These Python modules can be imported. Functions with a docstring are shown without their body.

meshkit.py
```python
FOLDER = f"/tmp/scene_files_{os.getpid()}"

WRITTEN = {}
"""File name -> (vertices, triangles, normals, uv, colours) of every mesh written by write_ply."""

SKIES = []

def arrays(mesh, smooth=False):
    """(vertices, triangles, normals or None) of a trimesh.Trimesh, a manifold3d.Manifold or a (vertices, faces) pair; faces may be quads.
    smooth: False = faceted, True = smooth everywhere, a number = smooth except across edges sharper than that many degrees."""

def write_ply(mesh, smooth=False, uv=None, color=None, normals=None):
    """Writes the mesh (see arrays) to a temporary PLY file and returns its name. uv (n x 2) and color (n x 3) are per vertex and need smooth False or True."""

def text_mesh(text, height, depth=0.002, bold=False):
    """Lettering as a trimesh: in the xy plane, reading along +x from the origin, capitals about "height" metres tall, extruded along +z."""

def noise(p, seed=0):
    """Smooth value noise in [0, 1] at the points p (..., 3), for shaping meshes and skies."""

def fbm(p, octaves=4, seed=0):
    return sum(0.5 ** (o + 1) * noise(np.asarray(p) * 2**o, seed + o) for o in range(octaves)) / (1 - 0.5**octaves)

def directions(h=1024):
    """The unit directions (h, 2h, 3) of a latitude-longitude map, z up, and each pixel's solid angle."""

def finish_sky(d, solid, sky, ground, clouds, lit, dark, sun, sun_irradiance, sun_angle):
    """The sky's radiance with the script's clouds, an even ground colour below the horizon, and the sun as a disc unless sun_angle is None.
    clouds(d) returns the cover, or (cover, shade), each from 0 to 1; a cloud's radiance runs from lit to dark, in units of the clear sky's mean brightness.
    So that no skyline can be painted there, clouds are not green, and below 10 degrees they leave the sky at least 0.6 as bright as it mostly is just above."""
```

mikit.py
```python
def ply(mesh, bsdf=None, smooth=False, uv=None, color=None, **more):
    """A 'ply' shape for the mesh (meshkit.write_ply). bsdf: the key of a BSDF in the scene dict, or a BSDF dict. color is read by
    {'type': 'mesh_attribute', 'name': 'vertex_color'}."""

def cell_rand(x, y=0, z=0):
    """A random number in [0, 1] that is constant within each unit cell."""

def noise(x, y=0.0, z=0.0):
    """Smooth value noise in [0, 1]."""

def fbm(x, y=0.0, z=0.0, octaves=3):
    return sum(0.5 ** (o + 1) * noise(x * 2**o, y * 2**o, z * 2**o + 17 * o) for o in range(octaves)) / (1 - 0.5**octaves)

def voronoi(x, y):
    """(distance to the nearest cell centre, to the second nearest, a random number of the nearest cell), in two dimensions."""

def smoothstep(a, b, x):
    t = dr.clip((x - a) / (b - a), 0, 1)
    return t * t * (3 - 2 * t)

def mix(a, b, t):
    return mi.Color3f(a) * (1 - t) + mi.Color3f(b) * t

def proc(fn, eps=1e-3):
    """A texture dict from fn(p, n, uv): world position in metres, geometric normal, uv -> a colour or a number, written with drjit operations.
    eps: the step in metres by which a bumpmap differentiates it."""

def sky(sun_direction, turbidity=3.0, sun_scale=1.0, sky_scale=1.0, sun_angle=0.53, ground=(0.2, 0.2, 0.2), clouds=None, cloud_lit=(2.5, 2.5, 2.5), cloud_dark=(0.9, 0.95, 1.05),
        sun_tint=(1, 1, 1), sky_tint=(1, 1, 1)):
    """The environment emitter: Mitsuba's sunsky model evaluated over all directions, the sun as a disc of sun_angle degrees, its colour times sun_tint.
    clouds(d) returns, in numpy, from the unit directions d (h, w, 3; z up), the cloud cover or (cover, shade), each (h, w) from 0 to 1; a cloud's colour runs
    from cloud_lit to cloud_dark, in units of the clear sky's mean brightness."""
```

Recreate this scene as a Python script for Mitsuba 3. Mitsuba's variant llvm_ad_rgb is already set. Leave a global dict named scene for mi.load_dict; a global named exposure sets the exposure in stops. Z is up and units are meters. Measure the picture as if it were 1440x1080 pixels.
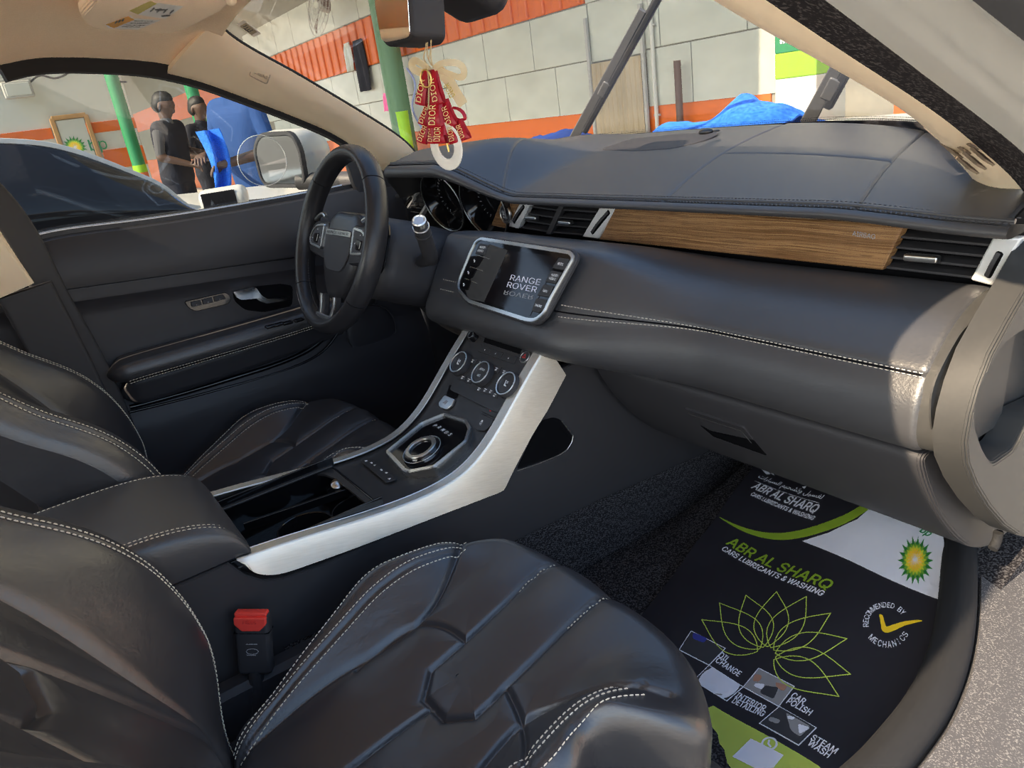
import math, numpy as np, trimesh, mitsuba as mi, mikit, meshkit, manifold3d as m3
import drjit as dr
from shapely.geometry import Polygon, LineString, Point
from scipy import ndimage
T = mi.ScalarTransform4f
A = np.array
rng = np.random.default_rng(7)

# ------------------------------------------------------------------ camera
EYE = A([-0.5426, -1.0538, 1.2337]); FOC = 1027.45
ROT = A([[0.807082, -0.574462, -0.136431], [-0.313989, -0.221897, -0.923132], [0.50003, 0.78788, -0.359464]])
scene, labels = {}, {}
scene['camera'] = {'type': 'perspective', 'fov': 2 * math.degrees(math.atan(720 / FOC)), 'fov_axis': 'x', 'near_clip': 0.02, 'far_clip': 200.0,
                   'to_world': T().look_at(origin=list(EYE), target=list(EYE + ROT[2]), up=list(-ROT[1]))}
# ------------------------------------------------------------------ light
SUN = (-0.787, -0.012, 0.616)
exposure = 3.2
scene['sky'] = mikit.sky(SUN, turbidity=5.0, sun_scale=1.0, sky_scale=1.3, ground=(0.40, 0.37, 0.33))

# ------------------------------------------------------------------ helpers
def at(px, py, x=None, y=None, z=None):
    """the point of the plane x=, y= or z= that the photo shows at (px, py)"""
    d = ROT.T @ A([(px - 720) / FOC, (py - 540) / FOC, 1.0])
    k, v = (0, x) if x is not None else (1, y) if y is not None else (2, z)
    return EYE + d * ((v - EYE[k]) / d[k])
def on(px, py, o, n):
    """the same for the plane through o with normal n"""
    d = ROT.T @ A([(px - 720) / FOC, (py - 540) / FOC, 1.0]); n = A(n, float)
    return EYE + d * (np.dot(A(o) - EYE, n) / np.dot(d, n))
def unit(v): v = A(v, float); return v / np.linalg.norm(v)
def frame(o, ex, ey):
    ex = unit(ex); ez = unit(np.cross(ex, ey)); ey = np.cross(ez, ex); M = np.eye(4)
    M[:3, 0], M[:3, 1], M[:3, 2], M[:3, 3] = ex, ey, ez, o
    return M
def loc(M, p): return (np.linalg.inv(M) @ np.append(p, 1))[:3]
def wld(M, p): p = np.atleast_2d(A(p, float)); p = np.hstack([p, np.zeros((len(p), 3 - p.shape[1]))]); return p @ M[:3, :3].T + M[:3, 3]
def tm(x):
    if hasattr(x, 'to_mesh'):
        m = x.to_mesh(); return trimesh.Trimesh(A(m.vert_properties)[:, :3], A(m.tri_verts), process=False)
    return x
def mv(mesh, M): mesh = tm(mesh).copy(); mesh.apply_transform(M); return mesh
def cat(*ms):
    L = []
    for m in ms: L += list(m) if isinstance(m, (list, tuple)) else [m]
    return trimesh.util.concatenate([tm(m) for m in L])
def grid(P, cu=False, cv=False):
    P = A(P, float); n, m = P.shape[:2]
    i = np.arange(n if cu else n - 1)[:, None]; j = np.arange(m if cv else m - 1)[None]
    a, b, c, d = i * m + j, ((i + 1) % n) * m + j, ((i + 1) % n) * m + (j + 1) % m, i * m + (j + 1) % m
    f = np.concatenate([np.stack([a, b, c], -1).reshape(-1, 3), np.stack([a, c, d], -1).reshape(-1, 3)])
    return trimesh.Trimesh(P.reshape(-1, 3), f, process=False)
def shell(P, t, flip=False):
    """a surface grid given thickness t against its normals"""
    P = A(P, float); du = np.gradient(P, axis=0); dv = np.gradient(P, axis=1); n = np.cross(du, dv)
    n /= np.linalg.norm(n, axis=-1, keepdims=True) + 1e-12
    Q = P - n * t * (-1 if flip else 1)
    a, b = grid(P), grid(Q); b.invert()
    rim = lambda k: np.concatenate([k[:, 0], k[-1, 1:], k[::-1, -1][1:], k[0, ::-1][1:]])
    ra, rb = rim(P), rim(Q)
    m = cat(a, b, grid(np.stack([rb, ra], 1)))
    return m
def spline(pts, n=40, closed=False):
    from scipy.interpolate import CubicSpline
    p = A(pts, float); p = np.vstack([p, p[:1]]) if closed else p
    s = np.append(0, np.cumsum(np.maximum(np.linalg.norm(np.diff(p, axis=0), axis=1), 1e-9) ** .5))
    c = CubicSpline(s, p, bc_type='periodic' if closed else 'natural')
    return c(np.linspace(0, s[-1], n, endpoint=not closed))
def resample(p, n):
    p = A(p, float); s = np.append(0, np.cumsum(np.linalg.norm(np.diff(p, axis=0), axis=1)))
    u = np.linspace(0, s[-1], n); return np.stack([np.interp(u, s, p[:, k]) for k in range(p.shape[1])], 1)
def frames(p, up=None, closed=False):
    p = A(p, float)
    t = np.roll(p, -1, 0) - np.roll(p, 1, 0) if closed else np.gradient(p, axis=0)
    t /= np.linalg.norm(t, axis=1, keepdims=True) + 1e-12
    if up is not None:
        a = np.cross(t, A(up, float)[None]); a /= np.linalg.norm(a, axis=1, keepdims=True) + 1e-12
        return t, a, np.cross(a, t)
    a = [unit(np.cross(t[0], [0.31, 0.2, 0.93]))]
    for k in range(1, len(p)):
        v = a[-1] - t[k] * np.dot(a[-1], t[k]); a.append(unit(v))
    a = A(a); return t, a, np.cross(t, a)
def sweep(sec, p, up=None, closed=False, scale=None):
    """a closed 2-D section (side, up) swept along p"""
    sec = A(sec, float); p = A(p, float); t, a, b = frames(p, up, closed)
    k = np.ones(len(p)) if scale is None else A(scale, float)
    V = p[:, None] + k[:, None, None] * (sec[None, :, :1] * a[:, None] + sec[None, :, 1:] * b[:, None])
    m = grid(V, cu=closed, cv=True)
    if not closed:
        n = len(sec); caps = []
        for q, o in ((V[0], 1), (V[-1], 0)):
            c = trimesh.Trimesh(np.vstack([q, q.mean(0)]), [[i, (i + 1) % n, n][::1 if o else -1] for i in range(n)], process=False); caps.append(c)
        m = cat(m, *caps)
    m.fix_normals() if len(m.faces) < 4000 else None
    return m
def circ(n=12, r=1.0, sy=1.0): u = np.arange(n) * 2 * np.pi / n; return np.stack([r * np.cos(u), r * sy * np.sin(u)], 1)
def tube(p, r, n=10, closed=False):
    r = A(r, float)
    return sweep(circ(n), p, closed=closed, scale=np.broadcast_to(r, (len(p),)))
def ball(r=1.0, c=(0, 0, 0), s=(1, 1, 1), k=2):
    m = trimesh.creation.icosphere(k, r); m.apply_scale(s); m.apply_translation(c); return m
def rbox(size, r=0.003, c=(0, 0, 0), seg=8):
    h = A(size, float) / 2; r = min(r, h.min() * .99); s = m3.Manifold.sphere(r, seg)
    return tm(m3.Manifold.batch_hull([s.translate([float(x) for x in A(c) + A([a, b, d]) * (h - r)]) for a in (-1, 1) for b in (-1, 1) for d in (-1, 1)]))
def prism(poly, h, M=None, bevel=0.0, z0=0.0, steps=3):
    """polygon (or list of outer+holes) raised from z0 by h in the frame M, its upper rim rounded"""
    g = poly if hasattr(poly, 'exterior') else Polygon(poly)
    g = g.buffer(0); parts = list(getattr(g, 'geoms', [g])); out = []
    for q in parts:
        rings = [A(q.exterior.coords)[:-1]] + [A(i.coords)[:-1] for i in q.interiors]
        cs = m3.CrossSection([r.tolist() for r in rings], m3.FillRule.EvenOdd)
        if bevel <= 0: out.append(tm(cs.extrude(h)))
        elif not q.interiors and q.convex_hull.area < q.area * 1.002:
            ins = cs.offset(-bevel, m3.JoinType.Miter)
            out.append(tm(m3.Manifold.batch_hull([cs.extrude(max(h - bevel, 1e-5)), ins.extrude(h)])))
        else:
            L = [cs.extrude(h - bevel)]
            for k in range(1, steps + 1):
                a = k / steps * np.pi / 2
                L.append(cs.offset(-bevel * (1 - math.cos(a)), m3.JoinType.Round, 2.0, 24).extrude(h - bevel + bevel * math.sin(a)))
            out.append(tm(m3.Manifold.batch_boolean(L, m3.OpType.Add)))
    m = cat(*out); m.apply_translation([0, 0, z0])
    return mv(m, M) if M is not None else m
def ring(ro, ri, h, M=None, n=48, bevel=0.0):
    b = bevel; prof = A([(ri, 0), (ro, 0), (ro, h - b), (ro - b, h), (ri + b, h), (ri, h - b), (ri, 0)])
    m = trimesh.creation.revolve(prof, sections=n); m.fix_normals(); return mv(m, M) if M is not None else m
def lathe(prof, M=None, n=40):
    m = trimesh.creation.revolve(A(prof, float), sections=n); m.fix_normals(); return mv(m, M) if M is not None else m
def rpoly(pts, r, n=6):
    """polygon with rounded corners"""
    p = A(pts, float); out = []
    for k in range(len(p)):
        a, b, c = p[k - 1], p[k], p[(k + 1) % len(p)]
        u, v = a - b, c - b; lu, lv = np.linalg.norm(u), np.linalg.norm(v); q = min(r, lu * .45, lv * .45)
        s, e = b + u / lu * q, b + v / lv * q
        for w in np.linspace(0, 1, n): out.append((1 - w) ** 2 * s + 2 * w * (1 - w) * b + w * w * e)
    return A(out)
_TX = {}
def text(t, h, M, depth=0.0004, bold=False, mid=True, width=None):
    """flat lettering in the frame M, capitals h tall, centred (or starting) at its origin"""
    if (t, bold) not in _TX: _TX[t, bold] = meshkit.text_mesh(t, 1.0, 0.01, bold)
    m = _TX[t, bold].copy(); w = m.bounds[1, 0] - m.bounds[0, 0]; sx = h if width is None else width / w
    m.apply_translation([-m.bounds[0, 0] - (w / 2 if mid else 0), -0.5 if mid else 0, 0]); m.apply_scale([sx, h, depth / 0.01])
    return mv(m, M)
def stitch(p, nrm, step=0.006, ln=0.0042, r=0.0007, lift=0.0006):
    """a row of thread stitches along p; nrm = surface normals (or one)"""
    p = A(p, float); L = np.linalg.norm(np.diff(p, axis=0), axis=1).sum(); n = max(2, int(L / step)); q = resample(p, n)
    nn = resample(np.broadcast_to(A(nrm, float), p.shape), n); nn /= np.linalg.norm(nn, axis=1, keepdims=True)
    t = np.gradient(q, axis=0); t /= np.linalg.norm(t, axis=1, keepdims=True); s = np.cross(nn, t)
    V = []
    for a, w, hgt in ((-.5, .6, 0), (-.3, 1, 1), (.3, 1, 1), (.5, .6, 0)):
        c = q + t * ln * a
        V += [c - s * r * w - nn * .0004, c - s * r * w * .6 + nn * (lift * hgt + .0002), c + s * r * w * .6 + nn * (lift * hgt + .0002), c + s * r * w - nn * .0004]
    V = np.stack(V, 1); F = []
    for k in range(3):
        for j in range(3): a = k * 4 + j; F += [[a, a + 4, a + 5], [a, a + 5, a + 1]]
    F += [[0, 1, 2], [0, 2, 3], [12, 14, 13], [12, 15, 14]]
    f = (A(F)[None] + (np.arange(n) * 16)[:, None, None]).reshape(-1, 3)
    return trimesh.Trimesh(V.reshape(-1, 3), f, process=False)
_used = {}
def key(k):
    n = _used.get(k, -1) + 1; _used[k] = n
    return k if n == 0 else f'{k}_{n:03d}'
def obj(k, mesh, bsdf, smooth=35, label=None, cat_=None, group=None, kind=None, **kw):
    k = key(k); mesh = tm(mesh)
    scene[k] = mikit.ply(mesh, bsdf, smooth, **kw)
    tag(k, label, cat_, group, kind)
    return k
def tag(k, label=None, cat_=None, group=None, kind=None):
    d = {a: b for a, b in (('label', label), ('category', cat_), ('group', group), ('kind', kind)) if b}
    if d: labels[k] = {**labels.get(k, {}), **d}
def thing(k, label, cat_, group=None, kind=None):
    k = key(k); tag(k, label, cat_, group, kind); return k
def struct(k, mesh, bsdf, smooth=35, label=None): return obj(k, mesh, bsdf, smooth, label, None, None, 'structure')
def dup(src, dst, M):
    """a second thing: every entry of src again under dst, moved by M"""
    for k in [k for k in scene if k == src or k.startswith(src + '__')]:
        scene[dst + k[len(src):]] = {**scene[k], 'to_world': T(M.tolist())}
        d = {a: b for a, b in labels.get(k, {}).items() if a != 'category' and a != 'group'}
        if d and k != src: labels[dst + k[len(src):]] = d
def sstep(a, b, x): t = np.clip((A(x, float) - a) / (b - a), 0, 1); return t * t * (3 - 2 * t)
def polydist(P, line):
    """distance of the points P (n,2) to a polyline"""
    from scipy.spatial import cKDTree
    L = np.linalg.norm(np.diff(A(line), axis=0), axis=1).sum()
    return cKDTree(resample(line, max(8, int(L / .0006)))).query(P, workers=-1)[0]
# ------------------------------------------------------------------ materials
def rgb(c): return {'type': 'rgb', 'value': list(map(float, c))}
def mat(k, c, rough=0.5, **kw):
    d = {'type': 'principled', 'base_color': c if isinstance(c, dict) else rgb(c), 'roughness': rough if isinstance(rough, dict) else float(rough)}
    bump = kw.pop('bump', None); d.update(kw)
    if bump: d = {'type': 'bumpmap', 'arbitrary': bump[0], 'scale': float(bump[1]), 'bsdf': d}
    scene[k] = {'type': 'twosided', 'bsdf': d}
nz, fb = mikit.noise, mikit.fbm
leather_tex = mikit.proc(lambda p, n, uv: nz(p.x * 420, p.y * 420, p.z * 420) * .6 + nz(p.x * 900, p.y * 900, p.z * 900) * .4, 4e-4)
wrinkle_tex = mikit.proc(lambda p, n, uv: nz(p.x * 420, p.y * 420, p.z * 420) * .12 + fb(p.x * 14 + p.y * 10, p.y * 32, p.z * 18, 3), 6e-4)
mat('leather_dash', (.040, .040, .043), .42, specular=.9, sheen=.4, bump=(leather_tex, .00030))
mat('leather_seat', (.030, .030, .034), .36, specular=1.0, sheen=.35, clearcoat=.25, clearcoat_gloss=.55, bump=(wrinkle_tex, .0016))
mat('leather_rim', (.022, .022, .025), .34, specular=.5)
mat('plastic_dark', (.038, .037, .040), .55, specular=.4)
mat('plastic_door', (.034, .033, .037), .48, specular=.45)
mat('plastic_grey', (.042, .041, .039), .5, specular=.4)
mat('plastic_console', (.032, .031, .031), .42, specular=.45)
mat('piano_black', (.006, .006, .007), .06, specular=.6)
mat('void_black', (.004, .004, .005), .8, specular=.1)
mat('rubber', (.022, .022, .023), .75, specular=.25)
mat('seal_fuzz', mikit.proc(lambda p, n, uv: mikit.mix((.018, .016, .018), (.075, .068, .068), mikit.smoothstep(.5, .8, nz(p.x * 420, p.y * 420, p.z * 420)))), .85, specular=.2)
brush = mikit.proc(lambda p, n, uv: fb(p.x * 55 + p.z * 40, p.y * 1500, p.z * 900 + p.x * 300, 2), 4e-4)
mat('brushed_metal', mikit.proc(lambda p, n, uv: mikit.mix((.78, .75, .66), (.90, .87, .78), fb(p.x * 60, p.y * 900, p.z * 500 + p.x * 120, 2))), .47, metallic=1.0, bump=(brush, .00006))
mat('satin_silver', (.70, .70, .68), .28, metallic=1.0)
mat('chrome', (.82, .82, .82), .09, metallic=1.0)
mat('gold_metal', (.80, .58, .20), .22, metallic=1.0)
mat('cream_fabric', mikit.proc(lambda p, n, uv: mikit.mix((.82, .64, .44), (.88, .70, .50), nz(p.x * 700, p.y * 700, p.z * 700))), .9, specular=.2)
mat('cream_plastic', (.88, .72, .51), .5, specular=.3)
mat('cream_line', (.36, .27, .19), .7, specular=.2)
def wood(p, n, uv):
    g = fb(p.y * 7.0, p.z * 620 + fb(p.y * 9, p.z * 30, 0, 2) * 4, p.x * 20, 3)
    s = nz(p.y * 40, p.z * 1500, 0)
    return mikit.mix(mikit.mix((.15, .070, .026), (.34, .19, .082), mikit.smoothstep(.25, .75, g)), (.085, .040, .016), mikit.smoothstep(.60, .9, s) * .5)
mat('wood', mikit.proc(wood), .22, specular=.5, clearcoat=.7, clearcoat_gloss=.93)
mat('carpet', mikit.proc(lambda p, n, uv: mikit.mix((.018, .017, .019), (.085, .082, .085), mikit.smoothstep(.35, .8, nz(p.x * 520, p.y * 520, p.z * 520)))), .95, specular=.1)
mat('sill_grey', mikit.proc(lambda p, n, uv: mikit.mix((.085, .083, .088), (.22, .21, .205), mikit.smoothstep(.5, .95, nz(p.x * 750, p.y * 750, p.z * 750)))), .6, specular=.3)
for k, c, r in (('print_black', (.026, .025, .031), .38), ('print_green', (.27, .40, .035), .42), ('print_white', (.80, .80, .86), .42), ('print_lime', (.50, .60, .10), .42), ('leaf_dark', (.035, .20, .045), .42),
                ('leaf_mid', (.18, .42, .05), .42), ('leaf_lime', (.62, .66, .05), .42), ('sun_yellow', (.90, .60, .03), .42), ('photo_dark', (.05, .05, .055), .4), ('photo_grey', (.30, .29, .29), .4), ('photo_warm', (.42, .22, .15), .4), ('photo_blue', (.05, .06, .30), .4)):
    mat(k, c, r, specular=.35)
mat('thread', (.66, .60, .50), .8, specular=.1)
mat('thread_dark', (.055, .055, .06), .7, specular=.2)
mat('mark_white', (.75, .75, .75), .6, specular=.2)
mat('mark_red', (.55, .02, .02), .5)
mat('mark_grey', (.30, .30, .31), .5)
mat('button_red', (.88, .07, .05), .35, specular=.5)
mat('ribbon_red', (.42, .006, .018), .34, specular=.5, sheen=.4)
mat('ribbon_print', (.85, .66, .30), .5)
mat('ring_white', (.90, .87, .78), .5, specular=.3)
mat('twine', (.62, .48, .26), .8, specular=.1)
scene['ribbon_cream'] = {'type': 'principledthin', 'base_color': rgb((.95, .86, .62)), 'roughness': .6, 'diff_trans': .7, 'spec_trans': .0}
mat('screen_glass', (.008, .006, .007), .10, specular=.6)
scene['screen_text'] = {'type': 'diffuse', 'reflectance': rgb((.75, .72, .80))}
scene['glass'] = {'type': 'thindielectric', 'int_ior': 1.5}
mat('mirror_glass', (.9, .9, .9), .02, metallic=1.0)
mat('dull_mirror', (.30, .31, .31), .05, metallic=1.0)
mat('paint_white', (.48, .475, .44), .22, specular=.5, clearcoat=.6, clearcoat_gloss=.95)
mat('tint_glass', (.012, .012, .014), .05, specular=.32)
mat('cloth_blue', mikit.proc(lambda p, n, uv: mikit.mix((.015, .10, .52), (.05, .22, .85), nz(p.x * 160, p.y * 160, p.z * 160))), .95, specular=.1, sheen=.6)
mat('cloth_navy', (.012, .03, .13), .9, specular=.1)
mat('label_white', (.78, .74, .66), .5); mat('label_yellow', (.62, .50, .10), .5); mat('label_orange', (.78, .36, .04), .5); mat('label_ink', (.06, .06, .06), .6)
# outside
mat('tile_white', mikit.proc(lambda p, n, uv: mikit.mix((.41, .425, .36), (.52, .535, .46), fb(p.x * 2, p.y * 2.2, p.z * 3.5, 3))), .35, specular=.4)
mat('grout', (.24, .23, .19), .8)
mat('paint_orange', (.56, .115, .012), .45); mat('wall_white', (.50, .50, .44), .6); mat('paint_green', (.02, .20, .075), .4); mat('lime_green', (.24, .50, .02), .5)
mat('steel_brown', (.10, .06, .045), .6); mat('board_brown', (.42, .24, .10), .6)
mat('beige_sheet', mikit.proc(lambda p, n, uv: mikit.mix((.30, .24, .145), (.42, .35, .24), fb(p.y * 9, p.z * 1.5, 0, 3))), .6)
mat('concrete', mikit.proc(lambda p, n, uv: mikit.mix((.31, .30, .285), (.45, .435, .41), fb(p.x * 1.5, p.y * 1.5, 0, 4))), .85)
mat('pink_plastic', (.80, .15, .38), .5); mat('lamp_grey', (.38, .375, .34), .5)
mat('skin', (.085, .047, .032), .55); mat('hair', (.010, .009, .009), .6); mat('navy_cloth', (.009, .010, .018), .85); mat('overall_blue', (.010, .048, .175), .85); mat('grey_cloth', (.07, .07, .075), .85)
mat('slot_dark', (.20, .15, .105), .8)
mat('hose_blue', (.22, .26, .45), .6)
mat('silver_paint', (.74, .74, .72), .30, metallic=.25, specular=.6)
mat('pillar_green', (.10, .21, .115), .5)  # paler green, windscreen haze put into the colour
scene['glass_tint'] = {'type': 'thindielectric', 'int_ior': 1.5, 'specular_transmittance': rgb((.64, .68, .68))}
mat('wiper_grey', (.15, .15, .15), .35, metallic=.4)
# ------------------------------------------------------------------ outside: yard, walls, canopy
struct('ground', rbox((60, 70, .1), .01, (8, 8, -.05)), 'concrete')
WX = 5.0                                        # the tiled wall in front of the car
def wbox(y0, y1, z0, z1, x0, d, r=.006): return rbox((d, y1 - y0, z1 - z0), r, (x0 + d / 2, (y0 + y1) / 2, (z0 + z1) / 2), 6)
struct('wall_front', cat(wbox(-9, 34, 0, 5.2, WX + .03, .2)), 'grout')
ROWS = [(.985, 1.50), (1.506, 2.03)]
tile_d = {}
def tiles(host):
    for r, (z0, z1) in enumerate(ROWS + [(2.72, 3.3)]):
        y = -3.0 + .37 * r
        while y < 15.5:
            y1 = y + .985
            spans = [(y, y1)]
            for a, b in (((4.46, 5.235), (2.0, 3.0)) if r < 2 else ()):
                spans = [q for s, e in spans for q in ((s, min(e, a)), (max(s, b), e)) if q[1] - q[0] > .05]
            for s, e in spans: obj(host + '__tile', wbox(s, e - .012, z0, z1 - .006, WX + .012, .02, .004), 'tile_white', False)
            y = y1
tiles('wall_front')
obj('wall_front__tile', wbox(4.46, 5.235, 1.475, 2.03, WX + .012, .02, .004), 'tile_white', False)
for y in np.arange(2.0, 5.2, 1.09): obj('wall_front__tile', wbox(y, y + 1.08, 2.036, 2.71, WX + .012, .02, .004), 'tile_white', False)
obj('wall_front__lower_band', wbox(5.24, 34, 0, .985, WX + .012, .02), 'paint_orange', False, 'orange painted band along the foot of the wall')
obj('wall_front__lower_band', wbox(3.05, 4.46, 0, .985, WX + .012, .02), 'paint_orange', False)
obj('wall_front__lower_band', wbox(-9, 2.0, .55, .985, WX + .012, .02), 'paint_orange', False)
for k in range(36):                             # ribbed orange sheeting above the tiles, each rib its own
    y = 5.30 + k * .30
    sec = A([(0, 0), (0, .05), (.05, .09), (.10, .05), (.15, 0), (.2, 0), (.3, 0)])
    c = rbox((.05, .16, .66), .02, (WX + .005, y + .1, 2.37), 6)
    obj('wall_front__rib', c, 'paint_orange', 40)
obj('wall_front__upper_band', wbox(5.28, 34, 2.04, 2.70, WX + .01, .03), 'paint_orange', False, 'orange ribbed sheeting above the white tiles')
# beige sheet door in the tiled wall, with two slotted uprights
d = thing('sheet_panel', 'beige corrugated sheet panel set upright into the white tiled wall', 'panel')
obj(d + '__sheet', grid([[(WX - .03 - .008 * math.sin(y * 90), y, z) for z in (.3, 1.46)] for y in np.linspace(4.48, 5.22, 140)]), 'beige_sheet', True)
for y in (4.45, 5.235):
    obj(d + '__slotted_upright', cat(rbox((.03, .035, 1.9), .003, (WX - .03, y, .95)), [rbox((.008, .012, .03), .002, (WX - .047, y, .3 + .05 * k)) for k in range(24)]), 'lamp_grey')
obj('pipe_post', tube([(WX - .1, *at(952, 85, x=WX - .1)[1:]), (WX - .1, at(957, 178, x=WX - .1)[1], 0)], .033, 14), 'steel_brown', 40, 'short rusty brown steel post standing against the tiled wall', 'post')
cpl = thing('conduit_pipe', 'thin white conduit pipe running up the tiled wall beside the beige sheet', 'pipe')
obj(cpl + '__pipe', tube([(WX - .02, 4.33, 0), (WX - .02, 4.33, 3.2)], .02), 'wall_white', 40)
for z in (.9, 1.7, 2.5): obj(cpl + '__clip', rbox((.03, .07, .02), .004, (WX - .01, 4.33, z)), 'lamp_grey')
# painted advertising column at the right
cl = thing('banner_column', 'square column with dark green, lime and white painted bands beyond the right wiper', 'column')
ca, cb = at(1089, 50, x=WX - .35), at(1148, 92, x=WX - .35)
cy0, cy1 = cb[1], ca[1]
zz = [0, at(1092, 112, x=WX - .35)[2], at(1092, 76, x=WX - .35)[2], at(1092, 40, x=WX - .35)[2], 2.6]
for a, b, m in zip(zz[:-1], zz[1:], ('wall_white', 'lime_green', 'paint_green', 'wall_white')):
    obj(cl + '__band', rbox((.5, cy1 - cy0, b - a), .01, (WX - .10, (cy0 + cy1) / 2, (a + b) / 2)), m, 30)
for k, (w, z) in enumerate(((.16, .72), (.12, .45))):
    obj(cl + '__lettering', cat([rbox((.006, .018, .03), .002, (WX - .353, cy1 - .06 - .025 * q, zz[2] + (zz[3] - zz[2]) * z)) for q in range(7 - k)]), 'mark_white')
# far wall at the left, with an orange stripe, a framed sign and a floodlight
LY = 12.0
cx = at(196, 190, y=LY)[0]
struct('wall_left', rbox((12, .2, 5.5), .01, (cx - 6, LY + .13, 2.75)), 'wall_white')
s0, s1 = at(150, 170, y=LY)[2], at(150, 185, y=LY)[2]
for a, b in ((cx - 12, at(78, 200, y=LY)[0]), (at(129, 200, y=LY)[0], cx)):
    obj('wall_left__stripe', rbox((b - a, .03, s0 - s1), .004, ((a + b) / 2, LY + .02, (s0 + s1) / 2)), 'paint_orange', False, 'orange stripe')
z0 = at(100, 212, y=LY)[2]
for a, b in ((cx - 12, at(78, 200, y=LY)[0]), (at(140, 200, y=LY)[0], cx)):
    obj('wall_left__stripe', rbox((b - a, .03, .28), .004, ((a + b) / 2, LY + .02, z0 - .20)), 'paint_orange', False, 'orange stripe')
sg = thing('framed_sign', 'white fuel company sign in a brown frame on the far white wall', 'sign')
sa, sb = at(79, 187, y=LY - .02), at(140, 222, y=LY - .02)
sw, sh, sc = sb[0] - sa[0], .95, A([(sa[0] + sb[0]) / 2, LY - .02, at(105, 200, y=LY)[2] - .12])
obj(sg + '__board', rbox((sw - .08, .02, sh - .08), .003, sc), 'wall_white')
for dx, dz, w, h in ((0, sh / 2, sw, .06), (0, -sh / 2, sw, .06), (-sw / 2, 0, .06, sh), (sw / 2, 0, .06, sh)):
    obj(sg + '__frame_bar', rbox((w, .05, h), .006, sc + A([dx, -.01, dz])), 'board_brown')
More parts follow.
